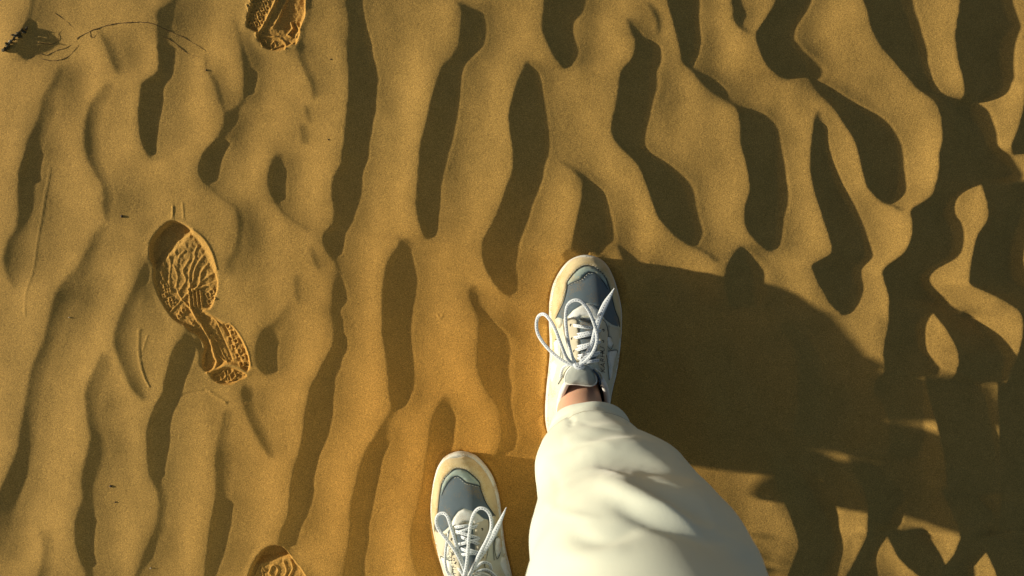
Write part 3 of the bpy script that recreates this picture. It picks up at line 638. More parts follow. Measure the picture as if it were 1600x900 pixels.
def cdt_panel(poly, step=4.0, extra=None):
    P = np.asarray(poly, float)
    # resample the border
    B_ = []
    for i in range(len(P)):
        a = P[i]; b = P[(i+1) % len(P)]; n = max(1, int(np.hypot(*(b-a))/3.0))
        for k in range(n): B_.append(a+(b-a)*k/n)
    B_ = np.array(B_)
    x0, y0 = P.min(0); x1, y1 = P.max(0)
    gx, gy = np.meshgrid(np.arange(x0, x1, step), np.arange(y0, y1, step)); gx = gx+(np.arange(gx.shape[0]) % 2)[:, None]*step/2
    ins = poly_mask(B_, gx, gy); d = seg_dist(B_, gx, gy, True); ins &= d > 2.6
    pts = list(map(tuple, B_)); n = len(pts)
    # inner bevel ring
    e = np.roll(B_, -1, 0)-np.roll(B_, 1, 0); e /= np.maximum(1e-6, np.hypot(e[:, 0], e[:, 1]))[:, None]
    area = .5*np.sum(B_[:, 0]*np.roll(B_[:, 1], -1)-np.roll(B_[:, 0], -1)*B_[:, 1]); sg = 1 if area > 0 else -1
    R_ = B_+np.stack([-e[:, 1], e[:, 0]], -1)*sg*1.2
    ok = poly_mask(B_, R_[:, 0], R_[:, 1]) & (seg_dist(B_, R_[:, 0], R_[:, 1], True) > .9)
    pts += list(map(tuple, R_[ok])); pts += list(zip(gx[ins], gy[ins]))
    V, E, F, *_ = mgeo.delaunay_2d_cdt([Vector(p) for p in pts], [(i, (i+1) % n) for i in range(n)], [list(range(n))], 1, 1e-5)
    V = np.array([tuple(v) for v in V]); 
    return V, [tuple(f) for f in F], B_
def panel(S, name, poly, th, material, parent, step=4.0, smooth=2, hole=None, local=False, zfun=None):
    if not local: poly = [img2local(S, x, y) for x, y in poly]
    if smooth: poly = closed_curve(poly, smooth)
    V, F, B_ = cdt_panel(poly, step)
    if hole is not None:
        F = [f for f in F if not poly_mask(hole, np.array([V[list(f), 0].mean()]), np.array([V[list(f), 1].mean()]))[0]]
    d = seg_dist(B_, V[:, 0], V[:, 1], True)
    zf = zfun or upper_z
    z = zf(V[:, 0], V[:, 1])
    e = .8
    gxx = (zf(V[:, 0]+e, V[:, 1])-zf(V[:, 0]-e, V[:, 1]))*PXM/(2*e); gyy = (zf(V[:, 0], V[:, 1]+e)-zf(V[:, 0], V[:, 1]-e))*PXM/(2*e)
    nrm = np.stack([-gxx, -gyy, np.ones_like(gxx)], -1); nrm /= np.linalg.norm(nrm, axis=1)[:, None]
    off = np.where(d < .3, -.0012, np.where(d < 2.0, th*.8, th))
    U = V[:, 0]+nrm[:, 0]*off*PXM; W = V[:, 1]+nrm[:, 1]*off*PXM; zz = z+nrm[:, 2]*off
    P3 = [shoe_pt(S, a, b, c) for a, b, c in zip(U, W, zz)]
    me = mesh(name, P3, F); bmo = bmesh.new(); bmo.from_mesh(me); bmesh.ops.recalc_face_normals(bmo, faces=bmo.faces[:])
    if sum(f.normal.z for f in bmo.faces) < 0: bmesh.ops.reverse_faces(bmo, faces=bmo.faces[:])
    loose = [v for v in bmo.verts if not v.link_faces]; bmesh.ops.delete(bmo, geom=loose, context='VERTS')
    bmo.to_mesh(me); bmo.free()
    o = link(name, me, material); return o, poly
def tube(name, P, rad, material, sides=6, closed=False, rads=None):
    P = [Vector(p) for p in P]; n = len(P); V = []; F = []
    for i, p in enumerate(P):
        t = (P[(i+1) % n]-P[i-1]) if closed else (P[min(i+1, n-1)]-P[max(i-1, 0)])
        t.normalize(); a = t.cross(Vector((0, 0, 1)))
        if a.length < 1e-4: a = Vector((1, 0, 0))
        a.normalize(); b = a.cross(t)
        r = rads[i] if rads is not None else rad
        for k in range(sides):
            th = 2*math.pi*k/sides; V.append(p+a*math.cos(th)*r+b*math.sin(th)*r)
    m = n if closed else n-1
    for i in range(m):
        for k in range(sides):
            j = (i+1) % n; F.append((i*sides+k, i*sides+(k+1) % sides, j*sides+(k+1) % sides, j*sides+k))
    if not closed: F.append(tuple(range(sides))[::-1]); F.append(tuple((n-1)*sides+k for k in range(sides)))
    return link(name, mesh(name, V, F), material)
def ribbon(name, P, width, material, thick=.0010, widths=None, twist=None, parent=None):
    """flat woven lace along a path, lying face up"""
    P = np.array(P, float); c = catmull(np.hstack([P, (np.array(widths)[:, None] if widths is not None else np.full((len(P), 1), width)),
                                                  (np.array(twist)[:, None] if twist is not None else np.zeros((len(P), 1)))]), .002)
    # catmull spaced by length of the first two columns in metres
    V = []; F = []; L_ = [0]; n = len(c)
    for i in range(n):
        p = Vector(c[i, :3]); t = Vector(c[min(i+1, n-1), :3])-Vector(c[max(i-1, 0), :3]); t.normalize()
        a = t.cross(Vector((0, 0, 1))); 
        if a.length < 1e-3: a = Vector((1, 0, 0))
        a.normalize(); b = a.cross(t); b.normalize()
        tw = c[i, 4]; a2 = a*math.cos(tw)+b*math.sin(tw); b2 = b*math.cos(tw)-a*math.sin(tw)
        w = c[i, 3]/2
        if b2.z < 0 and abs(tw) < .01: b2 = -b2
        for s, hgt in ((-1, -.5), (-.92, .15), (-.45, .62), (.45, .62), (.92, .15), (1, -.5)):
            V.append(p+a2*w*s+b2*thick*hgt)
        if i: L_.append(L_[-1]+(Vector(c[i, :3])-Vector(c[i-1, :3])).length)
    q = 6; prof = [0, .04, .25, .75, .96, 1]
    for i in range(n-1):
        for k in range(q):
            F.append((i*q+k, (i+1)*q+k, (i+1)*q+(k+1) % q, i*q+(k+1) % q))
    F.append(tuple(range(q))); F.append(tuple((n-1)*q+k for k in range(q))[::-1])
    me = mesh(name, V, F); uv = me.uv_layers.new(name='UVMap')
    for pl in me.polygons:
        for li in pl.loop_indices:
            vi = me.loops[li].vertex_index; uv.data[li].uv = (L_[vi//q]/.0042, prof[vi % q])
    o = link(name, me, material); return o

person = root('person', plan(830, 760, 0), 'person seen from above walking in cream trousers and pale running shoes', 'person')

def put(o, parent):                     # geometry is made in world coordinates; keep it there under its parent
    o.parent = parent; o.matrix_parent_inverse = Matrix.Translation(-Vector(parent_world(parent))); return o
def parent_world(p):
    v = Vector(p.location)
    while p.parent is not None: p = p.parent; v += Vector(p.location)
    return v

def lace_path(S, pts):
    """(spot x, spot y, height above the sole's sand) -> world points"""
    out = []
    for x, y, z in pts:
        z = z-.017; a, b = proj(x, y, z+S['zg']); out.append(tuple(plan(a, b, z+S['zg'])))
    return out

def build_shoe(S, label):
    S['zg'] = S['z']/PXM
    e = bpy.data.objects.new('sneaker', None); C.objects.link(e); e.empty_display_size = .05
    ox = shoe_pt(S, 0, 150, 0); e.parent = person; e.location = ox-Vector(person.location); e['label'] = label
    def add(o): return put(o, e)
    # sole: rubber tread and foam midsole with a flared, grooved edge
    def ring(grow, z):
        vs = [v for v, _, _ in SOLE]
        pts = [(a-grow, v) for v, a, b in SOLE]+[(b+grow, v) for v, a, b in SOLE][::-1]
        pts = closed_curve(pts, 4); cy = 150
        pts[:, 1] += np.sign(pts[:, 1]-cy)*np.clip((np.abs(pts[:, 1]-cy)-135)/15., 0, 1)*grow
        return [shoe_pt(S, p[0], p[1], z) for p in pts]
    def stack(name, levels, m, capz=True):
        R_ = [ring(gr, z) for gr, z in levels]; n = len(R_[0]); V = [p for r in R_ for p in r]; F = []
        for i in range(len(R_)-1):
            for k in range(n): F.append((i*n+k, i*n+(k+1) % n, (i+1)*n+(k+1) % n, (i+1)*n+k))
        F.append(tuple(range(n))[::-1]); F.append(tuple((len(R_)-1)*n+k for k in range(n)))
        me = mesh(name, V, F); bmo = bmesh.new(); bmo.from_mesh(me); bmesh.ops.recalc_face_normals(bmo, faces=bmo.faces[:]); bmo.to_mesh(me); bmo.free()
        return add(link(name, me, m))
    stack('outsole', [(-2.5, -.004), (-.6, -.003), (-.6, .0035), (-2, .004)], M_RUB)
    stack('midsole', [(-1.5, .0042), (.6, .006), (.9, .011), (0, .013), (.6, .015), (.3, .021), (-.8, .0255), (-3.0, .0268), (-9, .026)], M_SOLE)
    # opening for the foot
    OP = [(-7+37*math.cos(t), 234+62*math.sin(t)) for t in np.linspace(0, 2*math.pi, 28, endpoint=False)]
    S['OP'] = OP
    full = [(a+2.2, v) for v, a, b in SOLE]+[(b-2.2, v) for v, a, b in SOLE][::-1]
    full[0] = (full[0][0], 2.5); full[-1] = (full[-1][0], 2.5)
    up, _ = panel(S, 'upper', full, .0, M_CREAM, None, 3.5, 2, OP, True); add(up)
    S8 = lambda pts: [S['img'](860+x/7.5, 400+y/7.5) for x, y in pts]
    S1 = lambda pts: [S['img'](800+x/3., 380+y/3.) for x, y in pts]
    def pn(name, poly, th, m, step=3.5, sm=2): 
        o, pl = panel(S, name, poly, th, m, None, step, sm, None, True); add(o); return pl
    # toe mudguard (suede) as one horseshoe
    inner = [(60,735),(105,640),(155,530),(190,390),(200,300),(260,220),(330,150),(400,118),(470,115),(530,140),(600,190),(655,270),(700,400),(730,520),(760,640),(800,740),(812,830)]
    inner_l = S8(inner)
    outer_l = [(b-2.6, v) for v, a, b in SOLE if v < 150][::-1]+[(a+2.6, v) for v, a, b in SOLE if v < 165]
    outer_l = [(u, max(v, 3.2)) for u, v in outer_l]
    guard = inner_l+[(inner_l[-1][0]-1, inner_l[-1][1]+26)]+outer_l+[(inner_l[0][0]-2, 150), (inner_l[0][0]+3, 116)]
    pn('mudguard', guard, .0022, M_SUEDE, 3.2, 1)
    mesh_poly = S8([(60,740),(105,640),(155,530),(190,390),(200,300),(260,220),(330,150),(400,118),(470,115),(530,140),(600,190),(655,270),(700,400),(730,520),(760,640),(800,740),(808,800),(790,832),(720,810),(690,790),(640,750),(560,640),(500,580),(430,555),(350,590),(270,640),(210,710),(150,745)])
    pn('toe_panel', mesh_poly, .0008, M_MESHF, 3.5, 1)
    pn('toe_overlay', S8([(194,352),(204,302),(262,224),(332,155),(400,123),(470,120),(530,146),(598,196),(650,276),(690,400),(672,390),(625,310),(565,240),(505,195),(450,190),(410,220),(362,270),(292,300),(232,326)]), .0019, M_TEAL, 3, 1)
    # seams: dark edge and pale stitches
    def seam(name, pts, rad, m, off, parent=None):
        q = catmull(pts, 2.5); w = [shoe_pt(S, a, b, float(upper_z(a, b))+off) for a, b in q]
        return add(tube(name, w, rad, m, 5))
    seam('seam', inner_l, .0007, M_DARK, .0014)
    seam('seam', S8([(194,352),(232,326),(292,300),(362,270),(410,220),(450,190),(505,195),(565,240),(625,310),(672,390)]), .0006, M_DARK, .0014)
    st_src = catmull(S8([(185,300),(245,215),(320,140),(398,104),(472,100),(535,126)]), 1.0)
    sv = []; sf = []
    def stitches(path, off):
        q = catmull(path, 1.0)
        for i in range(0, len(q)-2, 4):
            a = shoe_pt(S, *q[i, :2], float(upper_z(*q[i, :2]))+off); b = shoe_pt(S, *q[min(i+2, len(q)-1), :2], float(upper_z(*q[min(i+2, len(q)-1), :2]))+off)
            t = (b-a).normalized(); s = t.cross(Vector((0, 0, 1)))*.0004; u = Vector((0, 0, .0005)); k = len(sv)
            sv.extend([a+s, a-s, b-s, b+s, a+u, b+u]); sf.extend([(k, k+4, k+5, k+3), (k+4, k+1, k+2, k+5), (k, k+1, k+4), (k+3, k+5, k+2)])
    stitches(S8([(185,300),(245,215),(320,140),(398,104),(472,100),(535,126)]), .0023)
    stitches(S8([(215,345),(292,310),(368,280),(420,228),(455,202),(500,207)]), .0018)
    stitches(S8([(520,128),(590,178),(650,255)]), .0023); stitches(S8([(40,700),(90,600),(140,500),(178,385)]), .0024)
    o = add(link('stitching', mesh('stitching', sv, sf, False), M_STITCH)); o['kind'] = 'stuff'
    # quarter panels and stays
    for q_, rad_, m_ in (([(402,345),(438,372),(450,430),(440,500),(448,560),(455,640)], .0006, M_DARK), ([(238,352),(245,420),(262,490),(285,550),(250,600),(215,660)], .0006, M_DARK),
                         ([(196,350),(205,420),(230,470),(236,540)], .0005, M_DARK), ([(378,592),(404,622),(414,662)], .0016, M_NAVY), ([(390,588),(418,612),(430,655)], .0013, M_WHITE),
                         ([(436,432),(462,440),(474,470),(462,497),(446,482),(436,455),(436,432)], .0005, M_DARK), ([(450,505),(482,500),(494,505),(480,545),(470,590)], .0005, M_DARK), ([(194,455),(216,450),(228,500),(220,542),(200,522)], .0005, M_DARK)):
        seam('seam', S1(q_), rad_, m_, .0030)
    pn('vamp_trim', S8([(195,725),(270,635),(350,585),(430,553),(500,578),(560,636),(605,715),(650,775),(640,800),(600,790),(560,775),(500,738),(430,702),(350,704),(320,742),(230,740)]), .0024, M_WHITE, 3, 1)
    pn('quarter_panel', S1([(200,352),(218,346),(240,352),(238,380),(222,408),(208,380)]), .0026, M_CREAM, 3, 1)
    pn('quarter_panel', S1([(448,378),(470,392),(492,395),(500,420),(495,470),(480,500),(468,480),(455,450),(446,415)]), .0026, M_TAUPE, 3, 1)
    pn('side_stripe', S1([(440,432),(458,440),(470,470),(462,492),(446,478),(438,455)]), .0034, M_WHITE, 3, 1)
    pn('side_stripe', S1([(452,505),(480,500),(492,505),(478,545),(468,590),(462,640),(452,640),(455,580),(446,530)]), .0030, M_WHITE, 3, 1)
    pn('side_stripe', S1([(196,455),(214,450),(226,500),(220,540),(202,520)]), .0030, M_WHITE, 3, 1)
    pn('side_stripe', S1([(184,560),(200,545),(212,570),(200,620),(186,660),(178,630)]), .0028, M_WHITE, 3, 1)
    pn('eyestay', S1([(242,356),(262,348),(296,350),(310,364),(316,400),(318,470),(322,530),(316,560),(296,555),(276,520),(258,470),(246,420)]), .0032, M_TAUPE, 3, 1)
    pn('eyestay', S1([(402,345),(420,345),(438,372),(448,420),(446,480),(438,540),(428,590),(408,580),(396,540),(402,480),(404,410)]), .0032, M_TAUPE, 3, 1)
    pn('throat', S1([(316,352),(345,346),(384,350),(402,362),(404,410),(402,480),(394,550),(340,566),(322,545),(320,470),(317,400)]), .0012, M_MESHF, 3.5, 1)
    for x, y in ((276,384),(282,447),(292,505),(426,408),(424,460),(420,512)):
        u, v = S['img'](800+x/3., 380+y/3.); p = shoe_pt(S, u, v, float(upper_z(u, v))+.0036)
        ring_ = [p+Vector((.0016*math.cos(t), .0016*math.sin(t), 0)) for t in np.linspace(0, 2*math.pi, 10, endpoint=False)]
        add(tube('eyelet', ring_, .0007, M_EYE, 5, True))
    # padded tongue
    tg = S1([(244,640),(250,610),(268,584),(300,568),(345,568),(376,588),(392,622),(396,650),(378,668),(345,668),(300,660),(258,655)])
    tgc = closed_curve(tg, 3); cx, cy = tgc.mean(0)
    V = []; F = []; nR = 8; n = len(tgc); zc = float(upper_z(cx, cy))
    for i in range(nR+1):
        f = 1-i/nR; hh = .004+.011*math.sqrt(max(0, 1-f**2.2)); 
        for p in tgc:
            u = cx+(p[0]-cx)*f; v = cy+(p[1]-cy)*f; V.append(shoe_pt(S, u, v, min(.104, float(upper_z(u, v, 2.0))*.35+zc*.65)+hh-.004))
    for i in range(nR):
        for k in range(n): F.append((i*n+k, (i+1)*n+k, (i+1)*n+(k+1) % n, i*n+(k+1) % n))
    me = mesh('tongue', V, F); bmo = bmesh.new(); bmo.from_mesh(me); bmesh.ops.recalc_face_normals(bmo, faces=bmo.faces[:])
    if sum(f.normal.z for f in bmo.faces) < 0: bmesh.ops.reverse_faces(bmo, faces=bmo.faces[:])
    bmo.to_mesh(me); bmo.free(); add(link('tongue', me, M_TONGUE))
    add(tube('tongue_binding', V[:n], .0016, M_WHITE, 6, True))
    # padded collar round the opening and its lining
    opw = [shoe_pt(S, a, b, float(upper_z(a, b))+.001) for a, b in OP]
    i0 = [i for i in range(len(OP)) if OP[i][1] > 234-62*.80]          # from one side of the tongue round the heel to the other
    k0 = i0.index(max(i0)); order = [i for i in range(len(OP))]
    st = max(i for i in range(len(OP)) if OP[i][1] <= 234-62*.80)+1
    path = [opw[(st+k) % len(OP)] for k in range(len(i0))]
    add(tube('collar', path, .0048, M_LINE, 8, False))
    lv = []; lf = []; n = len(OP)
    for k, f in enumerate((1.0, .97, .93)):
        for a, b in OP: lv.append(shoe_pt(S, -7+(a+7)*f, 234+(b-234)*f, [float(upper_z(a, b)), .06, .03][k]))
    for i in range(2):
        for k in range(n): lf.append((i*n+k, i*n+(k+1) % n, (i+1)*n+(k+1) % n, (i+1)*n+k))
    lf.append(tuple(range(2*n, 3*n)))
    add(link('lining', mesh('lining', lv, lf), M_NAVY))
    return e
front_img = lambda x, y: img2local(FRONT, x, y)
FRONT['zg'] = FRONT['z']/PXM; REAR['zg'] = REAR['z']/PXM
FRONT['img'] = front_img; REAR['img'] = front_img       # the pair is cut to the same pattern, mirrored
sh_f = build_shoe(FRONT, 'right running shoe planted ahead, blue shade over its toe')
sh_r = build_shoe(REAR, 'left running shoe behind, cut off by the bottom edge')

# side lettering, following the shoe's side
def lettering(S, parent, text, img_pts, size, flip):
    cu = bpy.data.curves.new('t', 'FONT'); cu.body = text; cu.size = 1.0; cu.shear = .25; cu.resolution_u = 3; cu.space_character = 1.08
    to = bpy.data.objects.new('t', cu); C.objects.link(to); bpy.context.view_layer.update()
    dg = bpy.context.evaluated_depsgraph_get(); me = bpy.data.meshes.new_from_object(to.evaluated_get(dg)); bpy.data.objects.remove(to)
    bmo = bmesh.new(); bmo.from_mesh(me); bmesh.ops.subdivide_edges(bmo, edges=[e for e in bmo.edges if e.calc_length() > .15], cuts=2); bmesh.ops.triangulate(bmo, faces=bmo.faces[:])
    w = max(v.co.x for v in bmo.verts); hgt = max(v.co.y for v in bmo.verts)
    (x0, y0), (x1, y1) = img_pts
    for v in bmo.verts:
        t = v.co.x/w; px = x0+(x1-x0)*t; py = y0+(y1-y0)*t
        dx, dy = (x1-x0), (y1-y0); l = math.hypot(dx, dy); nx_, ny_ = dy/l, -dx/l       # letters stand on the line's left side
        px += nx_*v.co.y/hgt*size; py += ny_*v.co.y/hgt*size
        z = .07
        for _ in range(5):
            a, b = proj(px, py, z+S['zg']); u, q = plan2local(S, a, b); z = float(upper_z(u, q))+.0042
        v.co = plan(a, b, z+S['zg'])
    bmo.to_mesh(me); bmo.free(); me.materials.clear(); me.name = 'lettering'
    o = link('lettering', me, M_INK); put(o, parent)
lettering(FRONT, sh_f, 'KARHU', [(945.5, 583), (944.5, 541)], 7.0, False)
lettering(REAR, sh_r, 'KARHU', [(701.5, 852), (706.5, 898)], 7.0, False)

# laces -----------------------------------------------------------------
def lace(S, parent, ox, oy, k, pts, width=.0062, widths=None, twist=None):
    P = lace_path(S, [(ox+x/k, oy+y/k, z) for x, y, z in pts])
    o = ribbon('shoelace', P, width, M_LACE, widths=widths, twist=twist); put(o, parent)
F1 = (800, 380, 3.0)
def rungs(S, parent, rows):
    for (a, b) in rows:
        P = []
        for t in np.linspace(0, 1, 6):
            x = a[0]+(b[0]-a[0])*t; y = a[1]+(b[1]-a[1])*t
            u, v = (img2local(S, x, y)); z = float(upper_z(u, v))+.0045+.004*math.sin(math.pi*t)-(.004 if t in (0, 1) else 0)
            p = proj(x, y, z+S['zg']); P.append(tuple(plan(p[0], p[1], z+S['zg'])))
        put(ribbon('shoelace', P, .0052, M_LACE), parent)
c1 = lambda x, y: (800+x/3., 380+y/3.)
rungs(FRONT, sh_f, [(c1(278,384), c1(405,402)), (c1(424,408), c1(300,430)), (c1(284,446), c1(404,420)), (c1(424,460), c1(300,488)), (c1(294,504), c1(404,470)), (c1(420,512), c1(305,530)), (c1(304,545), c1(405,520)), (c1(412,548), c1(330,560))])
lace(FRONT, sh_f, *F1, [(305,572,.122),(262,545,.128),(232,480,.132),(205,410,.128),(178,360,.118),(150,333,.108),(125,342,.100),(115,375,.096),(120,420,.098),(145,465,.104),(185,510,.112),(232,548,.120),(285,572,.124),(310,574,.124)], .0052)
lace(FRONT, sh_f, *F1, [(300,570,.124),(285,540,.126),(268,480,.128),(256,410,.128),(252,340,.128),(262,290,.132),(290,268,.136),(322,272,.138),(352,305,.138),(375,350,.137),(395,410,.135),(398,460,.134),(380,510,.132),(350,548,.128),(318,572,.126)], .0052)
lace(FRONT, sh_f, *F1, [(312,574,.126),(345,530,.124),(375,470,.122),(395,400,.120),(415,335,.118),(438,285,.116),(458,250,.116),(481,210,.117)], .0058, widths=[.0055,.0066,.007,.0085,.009,.009,.006,.0012])
lace(FRONT, sh_f, *F1, [(300,574,.124),(268,570,.121),(245,580,.114),(234,600,.106),(228,632,.098)], .0046)
lace(FRONT, sh_f, *F1, [(298,562,.131),(305,578,.1325),(322,582,.1325),(334,572,.131)], .0085)
lace(FRONT, sh_f, *F1, [(330,572,.121),(360,568,.119),(392,572,.112),(412,590,.105),(424,612,.098)], .0046)
lace(FRONT, sh_f, *F1, [(340,556,.118),(372,548,.117),(400,556,.110),(420,575,.101)], .0046)
R2 = (640, 690, 943/220.)
c2 = lambda x, y: (640+x/(943/220.), 690+y/(943/220.))
rungs(REAR, sh_r, [(c2(300,575), c2(415,560)), (c2(462,562), c2(310,615)), (c2(305,600), c2(470,650)), (c2(478,652), c2(330,690)), (c2(345,640), c2(470,690)), (c2(470,740), c2(350,760)), (c2(512,756), c2(370,720)), (c2(345,720), c2(470,760))])
lace(REAR, sh_r, *R2, [(380,900,.126),(350,820,.128),(320,760,.130),(275,690,.128),(225,630,.124),(190,580,.120),(178,530,.118),(192,492,.118),(225,480,.120),(252,500,.124),(270,550,.127),(292,620,.128),(320,720,.128),(350,800,.128),(385,890,.126)], .0052)
lace(REAR, sh_r, *R2, [(365,900,.130),(382,820,.131),(390,740,.131),(398,640,.132),(408,560,.133),(428,490,.135),(460,450,.137),(500,450,.138),(532,480,.138),(548,530,.137),(545,590,.135),(522,650,.133),(485,720,.131),(450,790,.129),(410,880,.127)], .0052)
lace(REAR, sh_r, *R2, [(400,900,.124),(455,800,.122),(520,700,.119),(565,620,.118),(600,550,.117),(648,440,.118)], .0058, widths=[.0058,.0066,.0075,.0085,.007,.0012])
lace(REAR, sh_r, *R2, [(300,910,.110),(255,880,.106),(238,800,.106),(245,700,.112),(262,610,.118),(280,540,.120)], .005, widths=[.005,.005,.004,.004,.003,.0015])
lace(REAR, sh_r, *R2, [(395,900,.121),(440,850,.118),(490,810,.116),(535,820,.112),(548,860,.106)], .0046)
lace(REAR, sh_r, *R2, [(400,905,.120),(460,870,.118),(520,860,.114),(580,905,.106)], .0046)
lace(REAR, sh_r, *R2, [(360,900,.121),(335,860,.118),(318,850,.114)], .0045)

# body ---------------------------------------------------------------------
def skinned(name, chain, material):
    """chain: list of (point, radius, parent index)"""
    V = [c[0] for c in chain]; E = [(c[2], i) for i, c in enumerate(chain) if c[2] is not None]
    me = bpy.data.meshes.new(name); me.from_pydata([tuple(v) for v in V], E, []); o = link(name, me)
    m = o.modifiers.new('Skin', 'SKIN'); m.use_smooth_shade = True
    for i, c in enumerate(chain):
        sv = me.skin_vertices[0].data[i]; sv.radius = c[1] if isinstance(c[1], tuple) else (c[1], c[1]); sv.use_root = (c[2] is None)
    s = o.modifiers.new('Sub', 'SUBSURF'); s.levels = 2; s.render_levels = 2
    bpy.context.view_layer.update(); dg = bpy.context.evaluated_depsgraph_get()
    m2 = bpy.data.meshes.new_from_object(o.evaluated_get(dg)); bpy.data.objects.remove(o)
    m2.materials.clear(); m2.name = name; return link(name, m2, material)
zf, zr = FRONT['zg'], REAR['zg']
def lp(S, u, v, z): return shoe_pt(S, u, v, z)
ch = [(plan(835, 905, .93), (.13, .10), None), (plan(835, 905, 1.0), (.13, .10), 0)]
def leg(S, hip, knee, ank):
    b = len(ch)
    ch.extend([(hip, .078, 0), (hip.lerp(knee, .5), .068, b), (knee, .052, b+1), (knee.lerp(ank, .35), .050, b+2), (ank, .029, b+3),
               (lp(S, -16, 240, .100), (.036, .042), b+4), (lp(S, -12, 225, .068), (.032, .038), b+5), (lp(S, -3, 185, .050), (.026, .020), b+6), (lp(S, -2, 120, .038), (.030, .009), b+7), (lp(S, -2, 60, .034), (.022, .006), b+8)])
leg(FRONT, plan(890, 900, .90), plan(930, 800, .50), plan(910, 678, .16))
leg(REAR, plan(785, 905, .90), plan(772, 935, .48), plan(760, 962, .15))
body = skinned('body', ch, M_SKIN); put(body, person)

def trouser_material():
    m = mat('cream_cotton', (.66, .71, .60), .9, (700, .00022, 'noise'), (14, .05), sheen=.2)
    return m
M_TROU = trouser_material(); M_HEM = mat('hem_thread', (.55, .54, .43), .9)
def trouser_leg(rings, folds, seed, hem_in):
    """rings: (z, cx, cy, rx, ry)"""
    c = catmull([(r[0]*900, *r[1:]) for r in rings], 2.6); c[:, 0] /= 900
    n = 144; rng = np.random.RandomState(seed); m = len(c)
    th = np.linspace(0, 2*math.pi, n, endpoint=False)
    Zr = c[:, 0][:, None]; R = np.zeros((m, n))
    # soft buckles that wind round the leg
    for k in range(9):
        f = rng.choice([1, 2, 3]); kz = rng.uniform(18, 45); p1, p2 = rng.uniform(0, 6.3, 2)
        s = np.sin(th[None]*f+Zr*kz*rng.choice([-1, 1])+p1); R += rng.uniform(.0004, .0010)*np.sign(s)*np.abs(s)**1.4*(1+.3*np.sin(Zr*31+p2))
    low = np.clip((.24-Zr)/.10, 0, 1); R += low*.0016*np.sin(th[None]*3+Zr*50+1.2)*np.sin(Zr*60+th[None]*2)
    hem = (Zr < .141) & (Zr > .128); R += np.where(hem, .0014, 0)-np.where((Zr >= .141) & (Zr < .145), .0006, 0)
    # tight creases that run slantwise and die out
    for k in range(0):
        z0_ = rng.uniform(.2, .5); t0 = rng.uniform(math.pi, 2*math.pi); ln = rng.uniform(.3, .8); sl_ = rng.uniform(-.05, .07)
        dt = (th[None]-t0+math.pi) % (2*math.pi)-math.pi
        R += rng.uniform(.0010, .0022)*np.exp(-(dt/ln)**4)*np.exp(-((Zr-z0_-sl_*dt)/rng.uniform(.005, .011))**2)
    CX = c[:, 1][:, None]; CY = c[:, 2][:, None]; RX_ = c[:, 3][:, None]; RY_ = c[:, 4][:, None]
    px = CX+(RX_+R*PXM)*np.cos(th)[None]; py = CY+(RY_+R*PXM)*np.where(np.sin(th)[None] > 0, 1.0+.42*np.clip((.45-Zr)/.2, 0, 1)+.85*np.clip((.26-Zr)/.1, 0, 1), 1)*np.sin(th)[None]; pz = Zr+0*px
    # the hem hangs lower behind the heel
    sb_ = (1+np.sin(th)[None])/2; pz = pz-.082*sb_*np.clip((.215-Zr)/.085, 0, 1)
    # folds traced over the cloth
    k = 1-pz/CAM_H; ix = 800+(px-800)/k; iy = 450+(py-450)/k
    D = np.zeros_like(px)
    for P, amp, sig in folds:
        q = catmull(P, 5.0); best = np.full(px.shape, 1e9); tt = np.zeros(px.shape)
        for j_, (a_, b_) in enumerate(q):
            d2 = (ix-a_)**2+(iy-b_)**2; mk = d2 < best; best = np.where(mk, d2, best); tt = np.where(mk, j_/(len(q)-1), tt)
        D += amp*np.sin(np.pi*np.clip(tt, 0.02, .98))**.6*np.exp(-best/sig**2)
    nx_ = np.cos(th)[None]; ny_ = np.sin(th)[None]
    face = np.clip(-( (px-800)/PXM*nx_+(py-450)/PXM*ny_)*1.0/np.hypot(px-800, py-450).clip(1)*PXM+.25, 0, 1)
    D = D*np.where((pz < .78), 1, 0)
    px = px+D*PXM*nx_*.8; py = py+D*PXM*ny_*.9; pz = pz+0
    return px, py, pz, n, m
def legs_mesh(sets):
    V = []; F = []
    for px, py, pz, n, m in sets:
        b = len(V)
        # turned-in hem: inner wall first
        for (i, s, dz) in ((12, .93, 0), (4, .955, 0), (0, .97, .001)):
            cx = px[i].mean(); cy = py[i].mean()
            V.extend(plan(cx+(x-cx)*s, cy+(y-cy)*s, z+dz) for x, y, z in zip(px[i], py[i], pz[i]))
        for i in range(m): V.extend(plan(x, y, z) for x, y, z in zip(px[i], py[i], pz[i]))
        for i in range(m+2):
            for k in range(n): F.append((b+i*n+k, b+(i+1)*n+k, b+(i+1)*n+(k+1) % n, b+i*n+(k+1) % n))
        F.append(tuple(b+(m+2)*n+k for k in range(n)))
    return V, F
FR = [(.126,912,651,57,40),(.140,911,657,59,40),(.155,911,664,64,43),(.175,912,671,73,49),(.205,917,683,84,58),(.24,927,694,95,67),(.28,934,711,104,77),(.38,938,737,116,92),(.50,932,752,121,108),(.60,928,792,120,116),(.75,912,845,120,125),(.88,890,885,120,128),(.96,880,892,112,118)]
RR = [(.118,757,962,58,52),(.15,757,960,64,58),(.22,760,955,82,76),(.30,764,948,90,88),(.48,770,930,100,102),(.65,778,915,108,112),(.80,786,902,115,122),(.96,800,895,112,118)]
